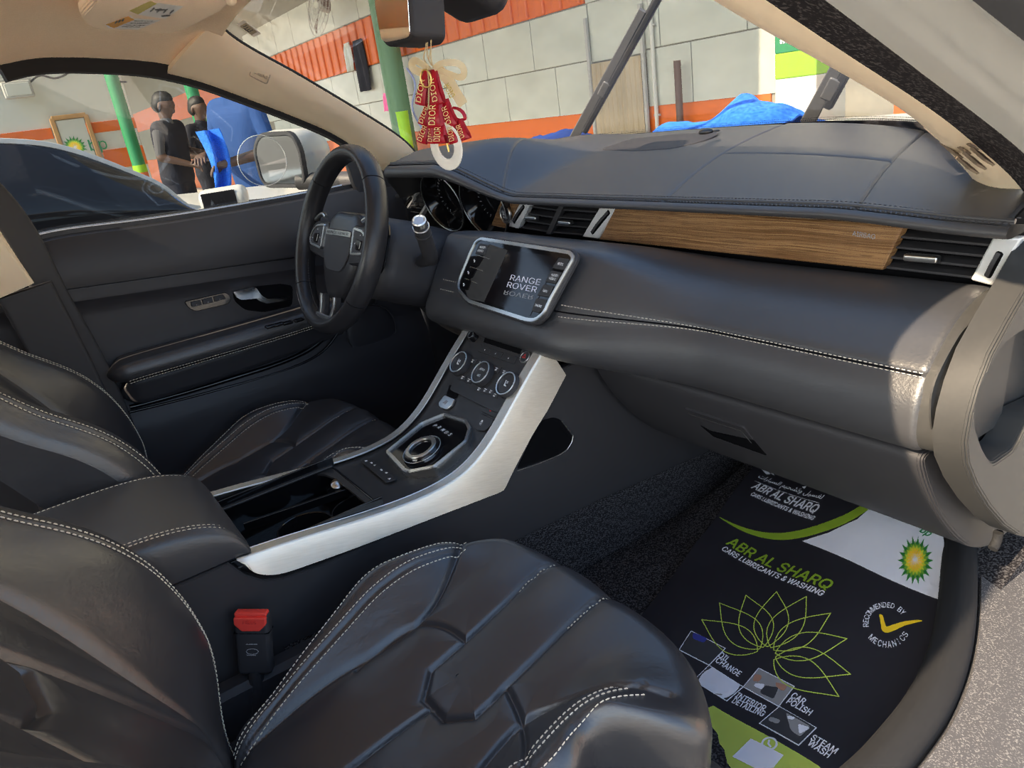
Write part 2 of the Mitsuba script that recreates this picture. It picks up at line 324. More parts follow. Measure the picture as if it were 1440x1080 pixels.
def helios(c, r, ex, ey, sy=1.0):
    """the petal-ring emblem: three rings of pointed petals round a white heart"""
    M = frame(c, ex, ey); out = []
    for q, (ro, ri, mm, off) in enumerate(((1, .56, 'leaf_dark', 0), (.80, .48, 'leaf_mid', .5), (.66, .40, 'leaf_lime', 0), (.54, .34, 'sun_yellow', .5), (.40, .0, 'print_white', 0))):
        n = 18; pts = []
        for k in range(n):
            a = (k + off) * 2 * np.pi / n
            for rr, da in ((ri + (ro - ri) * .15, -np.pi / n), (ro, 0)): pts.append((r * rr * math.cos(a + da), r * sy * rr * math.sin(a + da)))
        out.append((prism(pts, .0003, M, z0=.0003 + .0006 * q), mm))
    return out
for m, mm in helios(sc + A([-.05, -.015, .05]), .16, (1, 0, 0), (0, 0, 1)):
    obj(sg + '__emblem_ring', m, mm, False)
obj(sg + '__lettering', text('bp', .16, frame(sc + A([.26, -.014, .05]), (1, 0, 0), (0, 0, 1)), .004), 'paint_green', False)
fl = thing('floodlight', 'rectangular floodlight bracketed high on the far white wall', 'lamp')
fc = at(25, 126, y=LY - .25)
obj(fl + '__housing', rbox((.36, .14, .22), .02, fc), 'lamp_grey'); obj(fl + '__lens', rbox((.30, .02, .16), .006, fc + A([0, -.075, 0])), 'wall_white')
obj(fl + '__bracket', cat(rbox((.03, .25, .03), .006, fc + A([0, .12, .10])), rbox((.40, .03, .03), .006, fc + A([0, 0, .13]))), 'lamp_grey')
wr = spline([at(x, y, y=LY - .05) for x, y in ((40, 118), (58, 106), (75, 110), (95, 103), (110, 95), (140, 97), (158, 112), (178, 115))], 60)
obj('wall_cable', tube(wr, .014, 6), 'rubber', True, 'loose black cable looping across the far white wall', 'cable')
# posts
def post(px0, px1, y, r, lab):
    a, b = at(*px0, y=y), at(*px1, y=y); t = thing('green_post', lab, 'post')
    x = a[0]
    obj(t + '__post', tube([(x, y, 0), (x, y, 4.0)], r, 16), 'paint_green', 40)
    obj(t + '__base_plate', rbox((r * 3.4, r * 3.4, .03), .004, (x, y, .015)), 'lamp_grey')
    obj(t + '__collar', cat(tube([(x, y, 1.0), (x, y, 1.1)], r * 1.06, 16)), 'lime_green', 40)
    obj(t + '__lower_band', tube([(x, y, .72), (x, y, 1.0)], r * 1.05, 16), 'paint_orange', 40)
post((176, 170), (180, 200), 10.6, .085, 'green post with lime and orange bands at the corner of the far wall')
post((276, 150), (290, 190), 9.5, .08, 'dark green post standing behind the two people in dark vests')
px = at(545, 60, x=4.7)
gp = thing('green_pillar', 'broad green steel pillar in front of the tiled wall left of the mirror', 'pillar')
obj(gp + '__shaft', tube([(px[0], px[1], 0), (px[0], px[1], 4)], .16, 24), 'pillar_green', 40)
obj(gp + '__foot', rbox((.5, .5, .05), .01, (px[0], px[1], .025)), 'lamp_grey')
hz = [at(x, y, x=4.6) for x, y in ((572, 96), (584, 120), (580, 150), (592, 178), (604, 200))]
obj('wall_hose', tube(spline(hz, 40), .014, 8), 'hose_blue', True, 'thin blue hose hanging down the wall beside the green pillar', 'hose')
def hang(px, m, lab, w, h, cat_):
    c = at(*px, x=4.985); P = []
    for v in np.linspace(0, 1, 14):
        P.append([(c[0] - .03 + .03 * math.sin(u * 9 + v * 2) * (0.3 + v) * (1 if v > .1 else 0), c[1] + w * u * (.75 + .25 * v), c[2] + h * (.5 - v)) for u in np.linspace(-.5, .5, 18)])
    return obj(cat_[1], shell(P, .02), m, True, lab, cat_[0])
hang((512, 92), 'navy_cloth', 'dark jacket hanging on the wall left of the green pillar', .42, .75, ('jacket', 'hanging_jacket'))
hang((494, 80), 'tile_white', 'pale notice sheet hanging on the wall beside the dark jacket', .26, .42, ('notice', 'notice_sheet'))
hang((547, 143), 'pink_plastic', 'small pink cloth hanging at the foot of the green pillar', .13, .26, ('cloth', 'pink_cloth'))
c = at(566, 163, x=4.4); obj('lime_bin', lathe([(0, -c[2]), (.06, -c[2]), (.085, .05), (.09, .05), (.09, .06), (0, .06)], frame(c, (1, 0, 0), (0, 1, 0))), 'lime_green', 40, 'lime green plastic tub standing by the foot of the green pillar', 'tub')
# wall fan
fc = at(452, 8, x=4.6); fan = thing('wall_fan', 'round caged wall fan high on the wall seen through the windscreen top', 'fan')
fM = frame(fc, (0, -1, 0), (.25, 0, 1)) @ np.diag([1.5, 1.5, 1, 1.0])
for r in (.10, .17, .24, .30): obj(fan + '__cage_ring', tube(wld(fM, np.hstack([circ(40, r), np.full((40, 1), .09 - .5 * r * r)])), .006, 6, True), 'lamp_grey', True)
for k in range(24):
    a = k * np.pi / 12; obj(fan + '__cage_wire', tube(wld(fM, [(r * math.cos(a), r * math.sin(a), .09 - .5 * r * r) for r in np.linspace(.04, .30, 6)]), .003, 5), 'lamp_grey', True)
for k in range(3):
    a = k * 2.094; obj(fan + '__blade', mv(grid([[(r * math.cos(a + w * .7), r * math.sin(a + w * .7), .02 + .04 * w) for w in np.linspace(-.5, .5, 8)] for r in np.linspace(.05, .27, 8)]), fM), 'steel_brown', True)
obj(fan + '__motor', mv(lathe([(0, .03), (.05, .03), (.06, -.12), (0, -.14)]), fM), 'lamp_grey')
# canopy over the wall
struct('canopy', rbox((6.3, 38, .15), .02, (2.7, 22.1, 4.15)), 'wall_white')

# ------------------------------------------------------------------ the car's shell
def blend(a, b, t): return A(a) * (1 - t) + A(b) * t
# door-frame edge D and windscreen edge W of the left pillar, in metres
Dp = [(0, 98), (33, 90), (67, 86), (117, 86), (187, 90), (233, 97), (283, 110), (333, 128), (383, 147), (433, 167), (480, 190), (530, 228), (562, 258)]
D3 = A([at(*p, y=.60 + .10 * (i / 11) ** 1.3) for i, p in enumerate(Dp)])
Wp = [(300, 30), (330, 55), (400, 95), (440, 118), (510, 160), (565, 197), (585, 218)]
W3 = A([at(*p, y=.55 + .09 * (p[0] - 300) / 280) for p in Wp])
Dc, Wc = spline(D3[5:], 50), spline(W3, 50)
P = []
for t in np.linspace(0, 1, 14):
    q = blend(Wc, Dc, t); q[:, 1] -= .022 * math.sin(np.pi * t) * (1 - .3 * np.linspace(0, 1, 50)); q[:, 0] -= .008 * math.sin(np.pi * t)
    P.append(q)
struct('trim_1', shell(P, .012, True), 'cream_plastic', True)
ap = blend(Wc, Dc, .45)
Mb = frame(on(369, 105, (.04, .60, 1.33), (-.35, -.93, .2)), at(380, 113, y=.6) - at(357, 97, y=.6), (.1, 0, 1))
def rrect(w, h, r): return rpoly([(-w / 2, -h / 2), (w / 2, -h / 2), (w / 2, h / 2), (-w / 2, h / 2)], r)
def outline(pts, t): g = Polygon(pts); return g.difference(g.buffer(-t))
# window rubber under the pillar and rail
Dd = spline(D3, 90)
sec = [(-.016, -.020), (.018, -.022), (.020, .006), (-.016, .008)]
struct('trim_3', sweep(sec, Dd + A([0, .012, -.004]), (0, 1, 0)), 'rubber', 40)
# headliner
xs = np.linspace(-1.7, -.06, 40)
rail = lambda x: A([np.interp(x, np.append([-1.7, -.9], D3[:8, 0]), np.append([.60, .59], D3[:8, 1])), np.interp(x, np.append([-1.7, -.9], D3[:8, 0]), np.append([1.36, 1.40], D3[:8, 2]))])
P = []
hdr = lambda v: -.083 + .075 * (1 - (v / .55) ** 2)         # front edge of the roof lining
for i, s in enumerate(np.linspace(0, 1, 46)):
    row = []
    for v in np.linspace(-1, 1, 61):
        av = abs(v)
        x = -1.7 + s * (1.7 + (-.173 + (hdr(.55) + .173) * sstep(1, .9, av) if av > .9 else hdr(av * .61)))
        ry, rz = rail(x)
        y = v * ry
        z = rz + .115 * (1 - av ** 5) * (.62 + .38 * (1 - av ** 2)) + .045 * sstep(-.30, -.08, x) * (1 - av ** 6) - .02 * sstep(-.5, -1.7, x)
        row.append((x, y, z))
    P.append(row)
struct('ceiling', shell(P, .03, True), 'cream_fabric', True)
CEIL = A(P)
struct('roof_panel', grid(CEIL * A([1, 1.09, 1]) + A([0, 0, .045])), 'paint_white', True)
# windscreen
def wsx(y, z): # x of the glass at height z
    e = np.interp(z, [1.08, 1.145, 1.18, 1.25, 1.324, 1.36, 1.452, 1.53], [.42, .343, .318, .221, .109, .049, -.081, -.19])
    h = np.interp(z, [1.08, 1.145, 1.452, 1.53], [.66, .64, .55, .53])
    return e + .33 * (1 - np.abs(y / h) ** 2.8) * (1 - .78 * np.clip((z - 1.1) / .40, 0, 1)), h
P = []
for z in np.linspace(1.085, 1.50, 40):
    _, h = wsx(0, z); P.append([(wsx(y, z)[0] + .02, y, z) for y in np.linspace(-h - .03, h + .03, 50)])
struct('window_1', grid(P), 'glass', True)
fr = []
for z in (1.100, 1.137): _, h = wsx(0, z); fr.append([(wsx(y, z)[0] + .024, y, z) for y in np.linspace(-h, h, 50)])
obj('window_1__black_border', shell([fr[0], list(A(fr[0]) * .4 + A(fr[1]) * .6)], .002), 'void_black', True, 'black border along the windscreen foot')
dots = []
for k in range(260):
    y = -.6 + k * .0046
    for r in range(3):
        z = 1.1235 + r * .0042; x, h = wsx(y, z); dots.append(ball(.0017 - .0004 * r, (x + .024, y + .0023 * (r % 2), z), k=0))
obj('window_1__border_dot', cat(*dots), 'void_black', False, 'fading dots of the windscreen border', kind='stuff')
# windscreen sticker
so = at(350, 40, y=.47); Ms = frame(so, (-.12, -1, -.05), (-.72, .1, .70))
st = thing('windscreen_sticker', 'small pale printed sticker at the top left corner of the windscreen', 'sticker')
obj(st + '__paper', prism(rrect(.075, .036, .006), .001, Ms), 'label_white')
obj(st + '__print', cat(prism(rrect(.062, .024, .002), .0004, Ms, z0=.001)), 'beige_sheet')
obj(st + '__print_line', cat([prism(A([(-.012, 0), (.02 - .004 * (k % 3), 0), (.02 - .004 * (k % 3), .0015), (-.012, .0015)]) + A([0, .007 - k * .0042]), .0004, Ms, z0=.0014) for k in range(4)], prism(circ(10, .006) + A([-.021, 0]), .0004, Ms, z0=.0014)), 'label_ink')
# driver's window glass and the black pillar behind it
bl = A([at(x, y, y=.72) for x, y in ((2, 352), (60, 330), (200, 310), (430, 272), (480, 262))]); bl = spline(bl, 60)
top = lambda x: A([np.interp(x, D3[:, 0], D3[:, 1]), np.interp(x, D3[:, 0], D3[:, 2])])
P = []
for t in np.linspace(0, 1, 14):
    row = []
    for p in bl:
        q = top(np.clip(p[0], D3[0, 0], .30)); row.append(blend(p + A([0, .012, -.02]), (p[0], q[0] + .022, q[1] + .004), t))
    P.append(row)
struct('window_2', grid(P), 'glass_tint', True)
struct('trim_15', tube(Wc + A([.004, 0, -.002]), .0045, 8), 'rubber', True)
# etched glass mark in the lower rear corner
Me = frame(at(20, 305, y=.712), at(60, 293, y=.712) - at(20, 305, y=.712), (-.02, -.2, 1))
ec = [text(w, .0085, Me @ frame((0, .012 - .012 * k, 0), (1, 0, 0), (0, 1, 0)), .0004, width=.040) for k, w in enumerate(('RANGE', 'ROVER'))]
ec += [prism(A([(-.016, 0), (.014 - .004 * (k % 2), 0), (.014 - .004 * (k % 2), .0016), (-.016, .0016)]) + A([0, -.016 - .005 * k]), .0004, Me) for k in range(6)]
obj('window_2__etched_mark', cat(*ec), 'label_ink', False, 'dark etched lettering in the corner of the driver window')
# left B pillar: cream above, dark below
bp = [at(x, y, y=.70) for x, y in ((-40, 250), (0, 290), (40, 350), (70, 410), (110, 480), (150, 560), (190, 660))]
bp = spline(bp, 40)
struct('trim_4', sweep(rpoly([(-.026, -.02), (.026, -.02), (.03, .03), (-.03, .03)], .008), bp, (0, -1, 0)), 'plastic_dark', 40)
cp = [at(x, y, y=.64) for x, y in ((-120, 200), (-60, 300), (-22, 360), (14, 412))]
struct('trim_5', sweep(rpoly([(-.045, -.02), (.022, -.02), (.022, .012), (-.045, .012)], .008), spline(cp, 20), (0, -1, 0)), 'cream_plastic', 40)
cp = [at(x, y, y=.645) for x, y in ((14, 415), (60, 500), (110, 600), (150, 690))]
struct('trim_6', sweep(rpoly([(-.075, -.02), (.022, -.02), (.022, .012), (-.075, .012)], .008), spline(cp, 20), (0, -1, 0)), 'plastic_dark', 40)
# right A pillar: cream lining, fuzzy seal, painted body
ri = [(840, -112), (1003, 0), (1160, 90), (1293, 173), (1345, 225), (1385, 275), (1400, 305)]
ro = [(920, -108), (1077, 0), (1215, 92), (1327, 167), (1385, 215), (1425, 252), (1450, 285)]
A3 = spline([at(*p, y=-.575 - .08 * i / 6) for i, p in enumerate(ri)], 40); B3 = spline([at(*p, y=-.63 - .07 * i / 6) for i, p in enumerate(ro)], 40)
P = []
for t in np.linspace(0, 1, 10):
    q = blend(A3, B3, t); q[:, 0] -= .012 * math.sin(np.pi * t); P.append(q)
struct('trim_2', shell(P, .012, True), 'cream_plastic', True)
def strip3(la, ya, lb, yb, bump, n=12, e=None):
    a = spline([at(*p, y=ya[0] + (ya[1] - ya[0]) * i / (len(la) - 1)) for i, p in enumerate(la)], 50); b = spline([at(*p, y=yb[0] + (yb[1] - yb[0]) * i / (len(lb) - 1)) for i, p in enumerate(lb)], 50)
    P = []
    for t in np.linspace(0, 1, n): q = blend(a, b, t); q = q + A([-.62, -.55, .55]) * bump(t); P.append(q)
    return P
sU = [(1010, -112), (1085, -56), (1160, 0), (1200, 30), (1300, 106), (1397, 180), (1440, 216), (1500, 275)]
bO = [(1180, -150), (1250, -95), (1367, 0), (1440, 58), (1500, 105), (1600, 180)]
sO = [(1300, -200), (1380, -130), (1480, -60), (1600, 20), (1700, 90)]
struct('trim_7', shell(strip3(ro, (-.632, -.705), sU, (-.70, -.765), lambda t: .010 * math.sin(np.pi * t) ** .6), .012, True), 'seal_fuzz', True)
struct('trim_8', shell(strip3(sU, (-.705, -.77), bO, (-.80, -.86), lambda t: .010 * sstep(.28, .40, t) + .014 * math.sin(np.pi * np.clip((t - .45) / .4, 0, 1)) - .004 * sstep(.86, .92, t), 44), .02, True), 'paint_white', True)
bP = [(1300, -54), (1367, 0), (1440, 58), (1500, 105)]; sO = [(1365, -85), (1432, -30), (1505, 28), (1565, 78)]
struct('trim_13', shell(strip3(bP, (-.825, -.86), sO, (-.84, -.875), lambda t: .006 * math.sin(np.pi * t)), .02, True), 'rubber', True)
# grille slots let into the right pillar lining
for r in range(3):
    for c_ in range(3):
        a = A([1316, 190]) + A([22, 21]) * r + A([11, -6.0]) * c_ + A([0, .3]) * r
        e = A([20, 17.5]); w = A([4.2, -2.2])
        pts = [on(*(a + s), at(1345, 205, y=-.645), (-.62, .55, .56)) for s in (-e / 2 - w / 2, e / 2 - w / 2, e / 2 + w / 2, -e / 2 + w / 2)]
        n_ = unit((-.62, .55, .56)); M = frame(np.mean(pts, 0), pts[1] - pts[0], pts[3] - pts[0])
        obj('trim_2__slot', prism(rpoly([loc(M, p)[:2] for p in pts], .002), .011, M, z0=-.005), 'slot_dark', False)
# floor, toe board, tunnel, right sill
MO3 = A([.15, -.45, .412]); MN = unit((-math.tan(math.radians(14)), math.tan(math.radians(6)), 1))
matz = lambda x, y: MO3[2] - (MN[0] * (x - MO3[0]) + MN[1] * (y - MO3[1])) / MN[2]
P = [[(x, y, z + (max(0, matz(x, y) - .016 - z) if x > -.05 else 0) * float(sstep(-.12, -.17, y))) for y in np.linspace(-.70, .72, 60)] for x, z in ((-1.7, .40), (-.2, .40), (-.04, .39), (.1, .39), (.2, .395), (.3, .395), (.45, .40), (.60, .405), (.70, .425), (.80, .50), (.92, .66), (.98, .9))]
struct('floor', shell(P, .03, False), 'carpet', 30)
sx = [(1352, 740), (1350, 800), (1346, 860), (1332, 925), (1302, 990), (1262, 1043), (1218, 1090), (1100, 1180)]
s3 = spline([at(*p, z=.505) for p in sx], 60)
struct('trim_9', sweep(rpoly([(-.026, -.05), (.026, -.05), (.024, .004), (0, .014), (-.022, .004)], .01), s3, (0, 0, 1)), 'rubber', 40)
P = []
for t in np.linspace(0, 1, 60):
    p = s3[int(t * 59)]
    P.append([(p[0], p[1] - .022, .40), (p[0], p[1] - .025, .490)] + [(p[0], p[1] - .03 - (.13 + .03 * t) * u, .496 - .02 * u ** 3) for u in np.linspace(0, 1, 6)] + [(p[0], p[1] - .205, .40), (p[0], p[1] - .215, .25)])
struct('trim_10', grid(P), 'sill_grey', 40)
# hinge post of the right door and the body below it
hp = [at(1402, 748, y=-.74), at(1500, 790, y=-.74)]
struct('trim_11', rbox((.30, .10, .80), .02, (.80, -.80, .78)), 'paint_white')
struct('trim_12', cat(rbox((2.9, .06, .24), .02, (-.2, -.90, .34))), 'paint_white')
struct('wall_rear', cat(rbox((.06, 1.5, .62), .02, (-1.72, 0, .70)), rbox((1.1, .05, .76), .02, (-1.16, .75, .76)), rbox((.6, .05, .72), .02, (-1.42, -.75, .76))), 'plastic_dark')
# bonnet and scuttle outside the windscreen
P = [[(x + .25 * (1 - (y / .8) ** 2) * 1.0, y, z - .05 * (abs(y) / .8) ** 3) for y in np.linspace(-.8, .8, 24)] for x, z in ((.84, 1.05), (.90, 1.07), (1.1, 1.07), (1.4, 1.045), (1.7, 1.0), (1.85, .93), (1.9, .75))]
obj('bonnet', shell(P, .02), 'paint_white', True, 'white car bonnet just visible beyond the windscreen foot', 'bonnet')
struct('trim_14', sweep(rpoly([(-.11, -.03), (.03, -.03), (.03, .03), (-.11, .03)], .012), A([(-1.7, -.70, 1.37), (-.9, -.70, 1.41), (-.65, -.665, 1.42), (-.45, -.625, 1.42), (-.25, -.625, 1.405), (-.10, -.655, 1.36)]), (0, 0, 1)), 'cream_plastic', 40)  # unseen right roof rail, widened at the rear to shade sill and mat
struct('trim_16', rbox((.60, .03, .72), .012, (.62, .715, .75)), 'plastic_dark')
struct('trim_17', rbox((.04, 1.5, .66), .012, (1.02, 0, .72)), 'plastic_dark')
# ------------------------------------------------------------------ dashboard
dash = thing('dashboard', 'black leather dashboard with stitched top, wood inlay, air vents and glovebox', 'dashboard')
hump = lambda y: sstep(.16, .36, y) * sstep(.66, .57, y)
lipx = lambda y: .300 - .062 * hump(y) + .0 * y
rearx = lambda y: .380 + .282 * (1 - (np.abs(y) / .72) ** 3.0)
def topz(x, y, t): return 1.056 + .20 * (x - .30) + .088 * hump(y) * (1 - .85 * sstep(.25, 1, t)) - .012 * sstep(-.5, -.72, y) + .006 * np.sin(np.pi * np.clip(t, 0, 1))
cowl_t = lambda t: .195 + .225 * t ** .9
lineA = lambda t: -.235 + .045 * np.sin(t * 2.2); lineB = lambda t: -.55 + .018 * np.sin(t * 3) + .06 * t * t
edges = [lambda t: .676 + 0 * t, cowl_t, lineA, lineB, lambda t: -.715 + 0 * t]
def seamed(n): # parameters in [0,1], crowded at both ends where the seams dip
    u = np.linspace(0, 1, n); return np.unique(np.concatenate([u, [.004, .009, .018, .982, .991, .996]]))
def dpanel(a, b, t0, t1, nu=40, nt=50, dip=(1, 1, 0, 1)):
    P = []
    for t in t0 + (t1 - t0) * seamed(nt):
        row = []
        tt = (t - t0) / (t1 - t0)
        for u in seamed(nu):
            y = float(a(t) * (1 - u) + b(t) * u); x = float(lipx(y) + (rearx(y) - lipx(y)) * t)
            W = abs(float(a(t) - b(t))); Ln = (t1 - t0) * float(rearx(y) - lipx(y)); d = 0
            for f, on_ in ((u * W, dip[0]), ((1 - u) * W, dip[1]), (tt * Ln, dip[2]), ((1 - tt) * Ln, dip[3])):
                if on_: d = max(d, math.exp(-(f / .0022) ** 2))
            row.append((x, y, float(topz(x, y, t)) - .0028 * d))
        P.append(row)
    return grid(P)
obj(dash + '__top_panel', dpanel(edges[0], edges[1], 0, 1), 'leather_dash', True, 'leather panel hooding the gauges')
obj(dash + '__top_panel', dpanel(edges[1], edges[2], 0, 1), 'leather_dash', True)
obj(dash + '__top_panel', dpanel(edges[2], edges[3], 0, .54, dip=(1, 1, 0, 1)), 'leather_dash', True)
obj(dash + '__top_panel', dpanel(edges[2], edges[3], .54, 1, dip=(1, 1, 1, 0)), 'leather_dash', True)
obj(dash + '__top_panel', dpanel(edges[3], edges[4], 0, 1), 'leather_dash', True)
ys = np.concatenate([np.linspace(.676, .14, 70), np.linspace(.12, -.72, 60)])
P = []
for dx, dz in ((.0, -.0008), (-.004, -.0018), (-.0075, -.0045), (-.009, -.008), (-.008, -.0115), (-.004, -.0140), (.004, -.0148), (.06, -.012)):
    P.append([(lipx(y) + dx * (1 + .5 * hump(y)), y, topz(lipx(y), y, 0) + dz * (1 + 1.0 * hump(y))) for y in ys])
obj(dash + '__front_lip', grid(P), 'leather_dash', True, 'rolled stitched front edge')
for k, dx in enumerate((.0015, .0165)):
    q = A([(lipx(y) + dx, y, topz(lipx(y) + dx, y, .03) + .0004) for y in ys]); obj(dash + '__stitching', stitch(q, (-.15, 0, 1), .0062, .0042, .0008), 'thread_dark', False, 'dark stitches along the front edge', kind='stuff')
q = A([(lipx(y) + .009, y, topz(lipx(y) + .009, y, .02) + .0002) for y in ys]); obj(dash + '__welt', tube(q, .0028, 8), 'leather_dash', True)
# grille at the windscreen and small light sensor
gp = [on(x, y, (.58, 0, 1.1155), (-.2, 0, 1)) for x, y in ((843, 212), (895, 214), (945, 211), (990, 200), (1015, 189), (960, 190), (890, 197))]
Mg = frame((.58, 0, 1.1165), (0, -1, 0), (1, 0, .2))
obj(dash + '__speaker_grille', prism(rpoly([loc(Mg, p)[:2] for p in gp], .02), .0025, Mg, .001), 'plastic_dark')
sp = on(993, 185, (.6, 0, 1.125), (-.2, 0, 1)); sM = frame(sp, (0, -1, 0), (1, 0, .2))
obj(dash + '__light_sensor', cat(mv(ball(.011, (0, 0, 0), (1.5, 1, .55)), sM), mv(ball(.005, (.024, .002, 0), (1.4, 1, .4)), sM)), 'piano_black')
# hidden body behind the fascia
core = [(.36, 1.025), (.56, 1.085), (.62, 1.08), (.80, .95), (.80, .62), (.55, .60), (.45, .60), (.36, .70), (.30, .80), (.36, .955)]
Mxz = lambda y: A([[1, 0, 0, 0], [0, 0, -1, y], [0, 1, 0, 0], [0, 0, 0, 1.0]])     # polygon in (x, z), rising towards -y
obj(dash + '__core', prism(core, 1.36, Mxz(.67)), 'void_black', False)
FX = .335
fy = lambda px, py, x=FX: at(px, py, x=x)[1:]
Mf = lambda x: A([[0, 0, -1, x], [-1, 0, 0, 0], [0, 1, 0, 0], [0, 0, 0, 1.0]])       # polygon in (-y, z), rising towards the cabin
def facia(px, x, h, bevel=.001, r=0):
    q = [(-fy(*p, x=x - h)[0], fy(*p, x=x - h)[1]) for p in px]
    return prism(rpoly(q, r) if r else q, h, Mf(x), bevel)
# wood inlay
wd = obj(dash + '__wood_inlay', facia([(866, 290), (1270, 318), (1240, 380), (842, 337)], .345, .016, .002), 'wood', 30, 'dark striped wood inlay')
wa, wb = at(1199, 328, x=.3285), at(1231, 333, x=.3285)
obj(wd + '__lettering', text('AIRBAG', .0062, frame((wa + wb) / 2, wb - wa, (0, 0, 1)), .0004, width=np.linalg.norm(wb - wa)), 'mark_grey', False)
sw_ = obj(dash + '__wood_inlay', facia([(706, 276), (734, 280), (713, 322), (690, 317)], .345, .016, .002), 'wood', 30)
sb_ = at(712, 301, x=.325); Ms_ = frame(sb_, (0, -1, 0), (0, 0, 1))
b_ = obj(dash + '__start_button', mv(lathe([(0, .004), (.013, .004), (.0145, .002), (.0145, -.006)]), Ms_), 'plastic_dark', 30)
obj(b_ + '__rim', ring(.0195, .0150, .005, Ms_, 40, .0015), 'satin_silver', 40, 'silver ring')
obj(b_ + '__lettering', cat([text(w, .0036, Ms_ @ frame((0, .005 - .0055 * k, .0041), (1, 0, 0), (0, 1, 0))) for k, w in enumerate(('ENGINE', 'START', 'STOP'))]), 'mark_white', False)
# vents
def vent(quad, nslat, tab, fins, flip=False, tabh=.008):
    v = key(dash + '__vent')
    TL, TR, BR, BL = [at(*p, x=.338) for p in quad]
    g = [(-p[1], p[2]) for p in (BL, BR, TR, TL)]
    scene[v] = mikit.ply(prism(g, .004, Mf(.385)), 'void_black', False)
    for k in range(nslat):
        f = (k + .65) / nslat; a, b = TL + (BL - TL) * f, TR + (BR - TR) * f
        obj(v + '__slat', sweep(rpoly([(-.0016, -.012), (.0016, -.012), (.0016, .012), (-.0016, .012)], .001), [a + A([.012, 0, 0]), b + A([.012, 0, 0])], (1, 0, .12)), 'plastic_dark', 40)
    for k in range(fins):
        f = (k + .5) / fins; a, b = TL + (TR - TL) * f, BL + (BR - BL) * f
        obj(v + '__fin', sweep([(-.0008, -.008), (.0008, -.008), (.0008, .008), (-.0008, .008)], [a + A([.034, 0, 0]), b + A([.034, 0, 0])], (1, 0, 0)), 'plastic_grey' if flip else 'plastic_dark', False)
    t0, t1 = at(*tab[0], x=.332), at(*tab[1], x=.332)
    obj(v + '__slider_tab', rbox((.012, np.linalg.norm(t1 - t0), tabh), .0025, (t0 + t1) / 2 + A([-.002, 0, 0])), 'satin_silver', 40, 'silver slider tab')
    return v
def bezel(quad, wheel, x=.342, h=.012):
    b = obj(dash + '__vent_bezel', facia(quad, x, h, .002, .003), 'silver_paint', 40, 'bright silver vent end piece')
    (x0, y0), (x1, y1) = wheel; a, e = at(x0, y0, x=x - h), at(x1, y1, x=x - h); m = (a + e) / 2; L = np.linalg.norm(e - a)
    Mw = frame(m, e - a, np.cross((-1, 0, 0), e - a))
    obj(b + '__thumbwheel_slot', prism(rpoly([(-L / 2, -.004), (L / 2, -.004), (L / 2, .004), (-L / 2, .004)], .003), .0004, Mw), 'void_black', False)
    u = np.linspace(-.9, .9, 14); arc = A([(s * L / 2, -.0005, .0045 * math.cos(s * 1.4)) for s in u])
    obj(b + '__thumbwheel', sweep([(-.0022, -.001), (.0022, -.001), (.0022, .001), (-.0022, .001)], wld(Mw, arc), Mw[:3, 1] * 0 + A([-1, 0, 0])), 'plastic_dark', 40)
bezel([(733, 281), (748, 282), (728, 322), (713, 318)], ((737, 289), (722, 313)))
bezel([(845, 288), (868, 290), (841, 336), (818, 333)], ((857, 297), (832, 328)))
vent([(748, 283), (787, 288), (767, 328), (729, 322)], 4, ((741, 304), (757, 308)), 5)
vent([(793, 287), (843, 290), (818, 333), (774, 329)], 4, ((788, 311), (805, 314)), 6)
obj(dash + '__vent_divider', facia([(787, 286), (794, 287), (774, 330), (767, 329)], .345, .010, .001), 'plastic_dark', 30)
vent([(1269, 322), (1397, 333), (1366, 394), (1239, 379)], 4, ((1274, 359), (1322, 366)), 6, True, .009)
bezel([(1396, 334), (1437, 335), (1394, 402), (1364, 394)], ((1407, 354), (1388, 390)))
bezel([(577, 271), (585, 272), (570, 298), (561, 295)], ((579, 277), (569, 292)))
vent([(585, 272), (601, 276), (590, 301), (571, 298)], 4, ((581, 286), (587, 288)), 3, False, .007)
obj(dash + '__vent_bezel', facia([(600, 283), (603, 284), (591, 305), (588, 303)], .345, .012, .001), 'silver_paint', 30)
# lower pad: section blended from the plain side to the fuller screen housing
SS = A([(.36, .958), (.345, .964), (.326, .9655), (.30, .960), (.275, .951), (.250, .937), (.228, .919), (.2125, .9025), (.2132, .8970), (.2100, .891), (.2000, .873), (.1945, .850), (.1945, .830), (.203, .813), (.220, .805), (.27, .800)])
SC = A([(.36, .958), (.345, .968), (.320, .977), (.27, .990), (.215, 1.001), (.188, 1.0005), (.172, .982), (.1245, .9050), (.1225, .900), (.1190, .895), (.107, .876), (.1025, .858), (.106, .845), (.118, .834), (.140, .826), (.24, .800)])
def smooth_rows(S): return spline(np.hstack([S, np.zeros((len(S), 1))]), 64)[:, :2]
S1, C1 = smooth_rows(SS), smooth_rows(SC)
def padsec(y):
    w = float(sstep(-.40, -.13, y)); s = S1 * (1 - w) + C1 * w
    e = sstep(.235, .30, y)                                # rounds away behind the wheel
    if e > 0: s = s + (A([.34, .91]) - s) * float(1 - math.sqrt(max(0, 1 - e * e))) * .95
    b = max(0, (-.683 - y) / .007)
    if b > 0: s = s + (A([.30, .89]) - s) * .035 * b * b
    return s
py = np.concatenate([np.linspace(.30, .235, 16), np.linspace(.23, -.68, 80), [-.683, -.686, -.688, -.690]])
PAD = A([[(p[0], y, p[1]) for p in padsec(y)] for y in py])
obj(dash + '__lower_pad', grid(PAD), 'leather_dash', True, 'padded leather lower dash roll')
side = np.vstack([S1 + (A([.30, .89]) - S1) * .035, [[.34, .80]]])
obj(dash + '__end_panel', prism(side, .028, Mxz(-.688), .002), 'plastic_grey', 30, 'grey side of the padded roll')
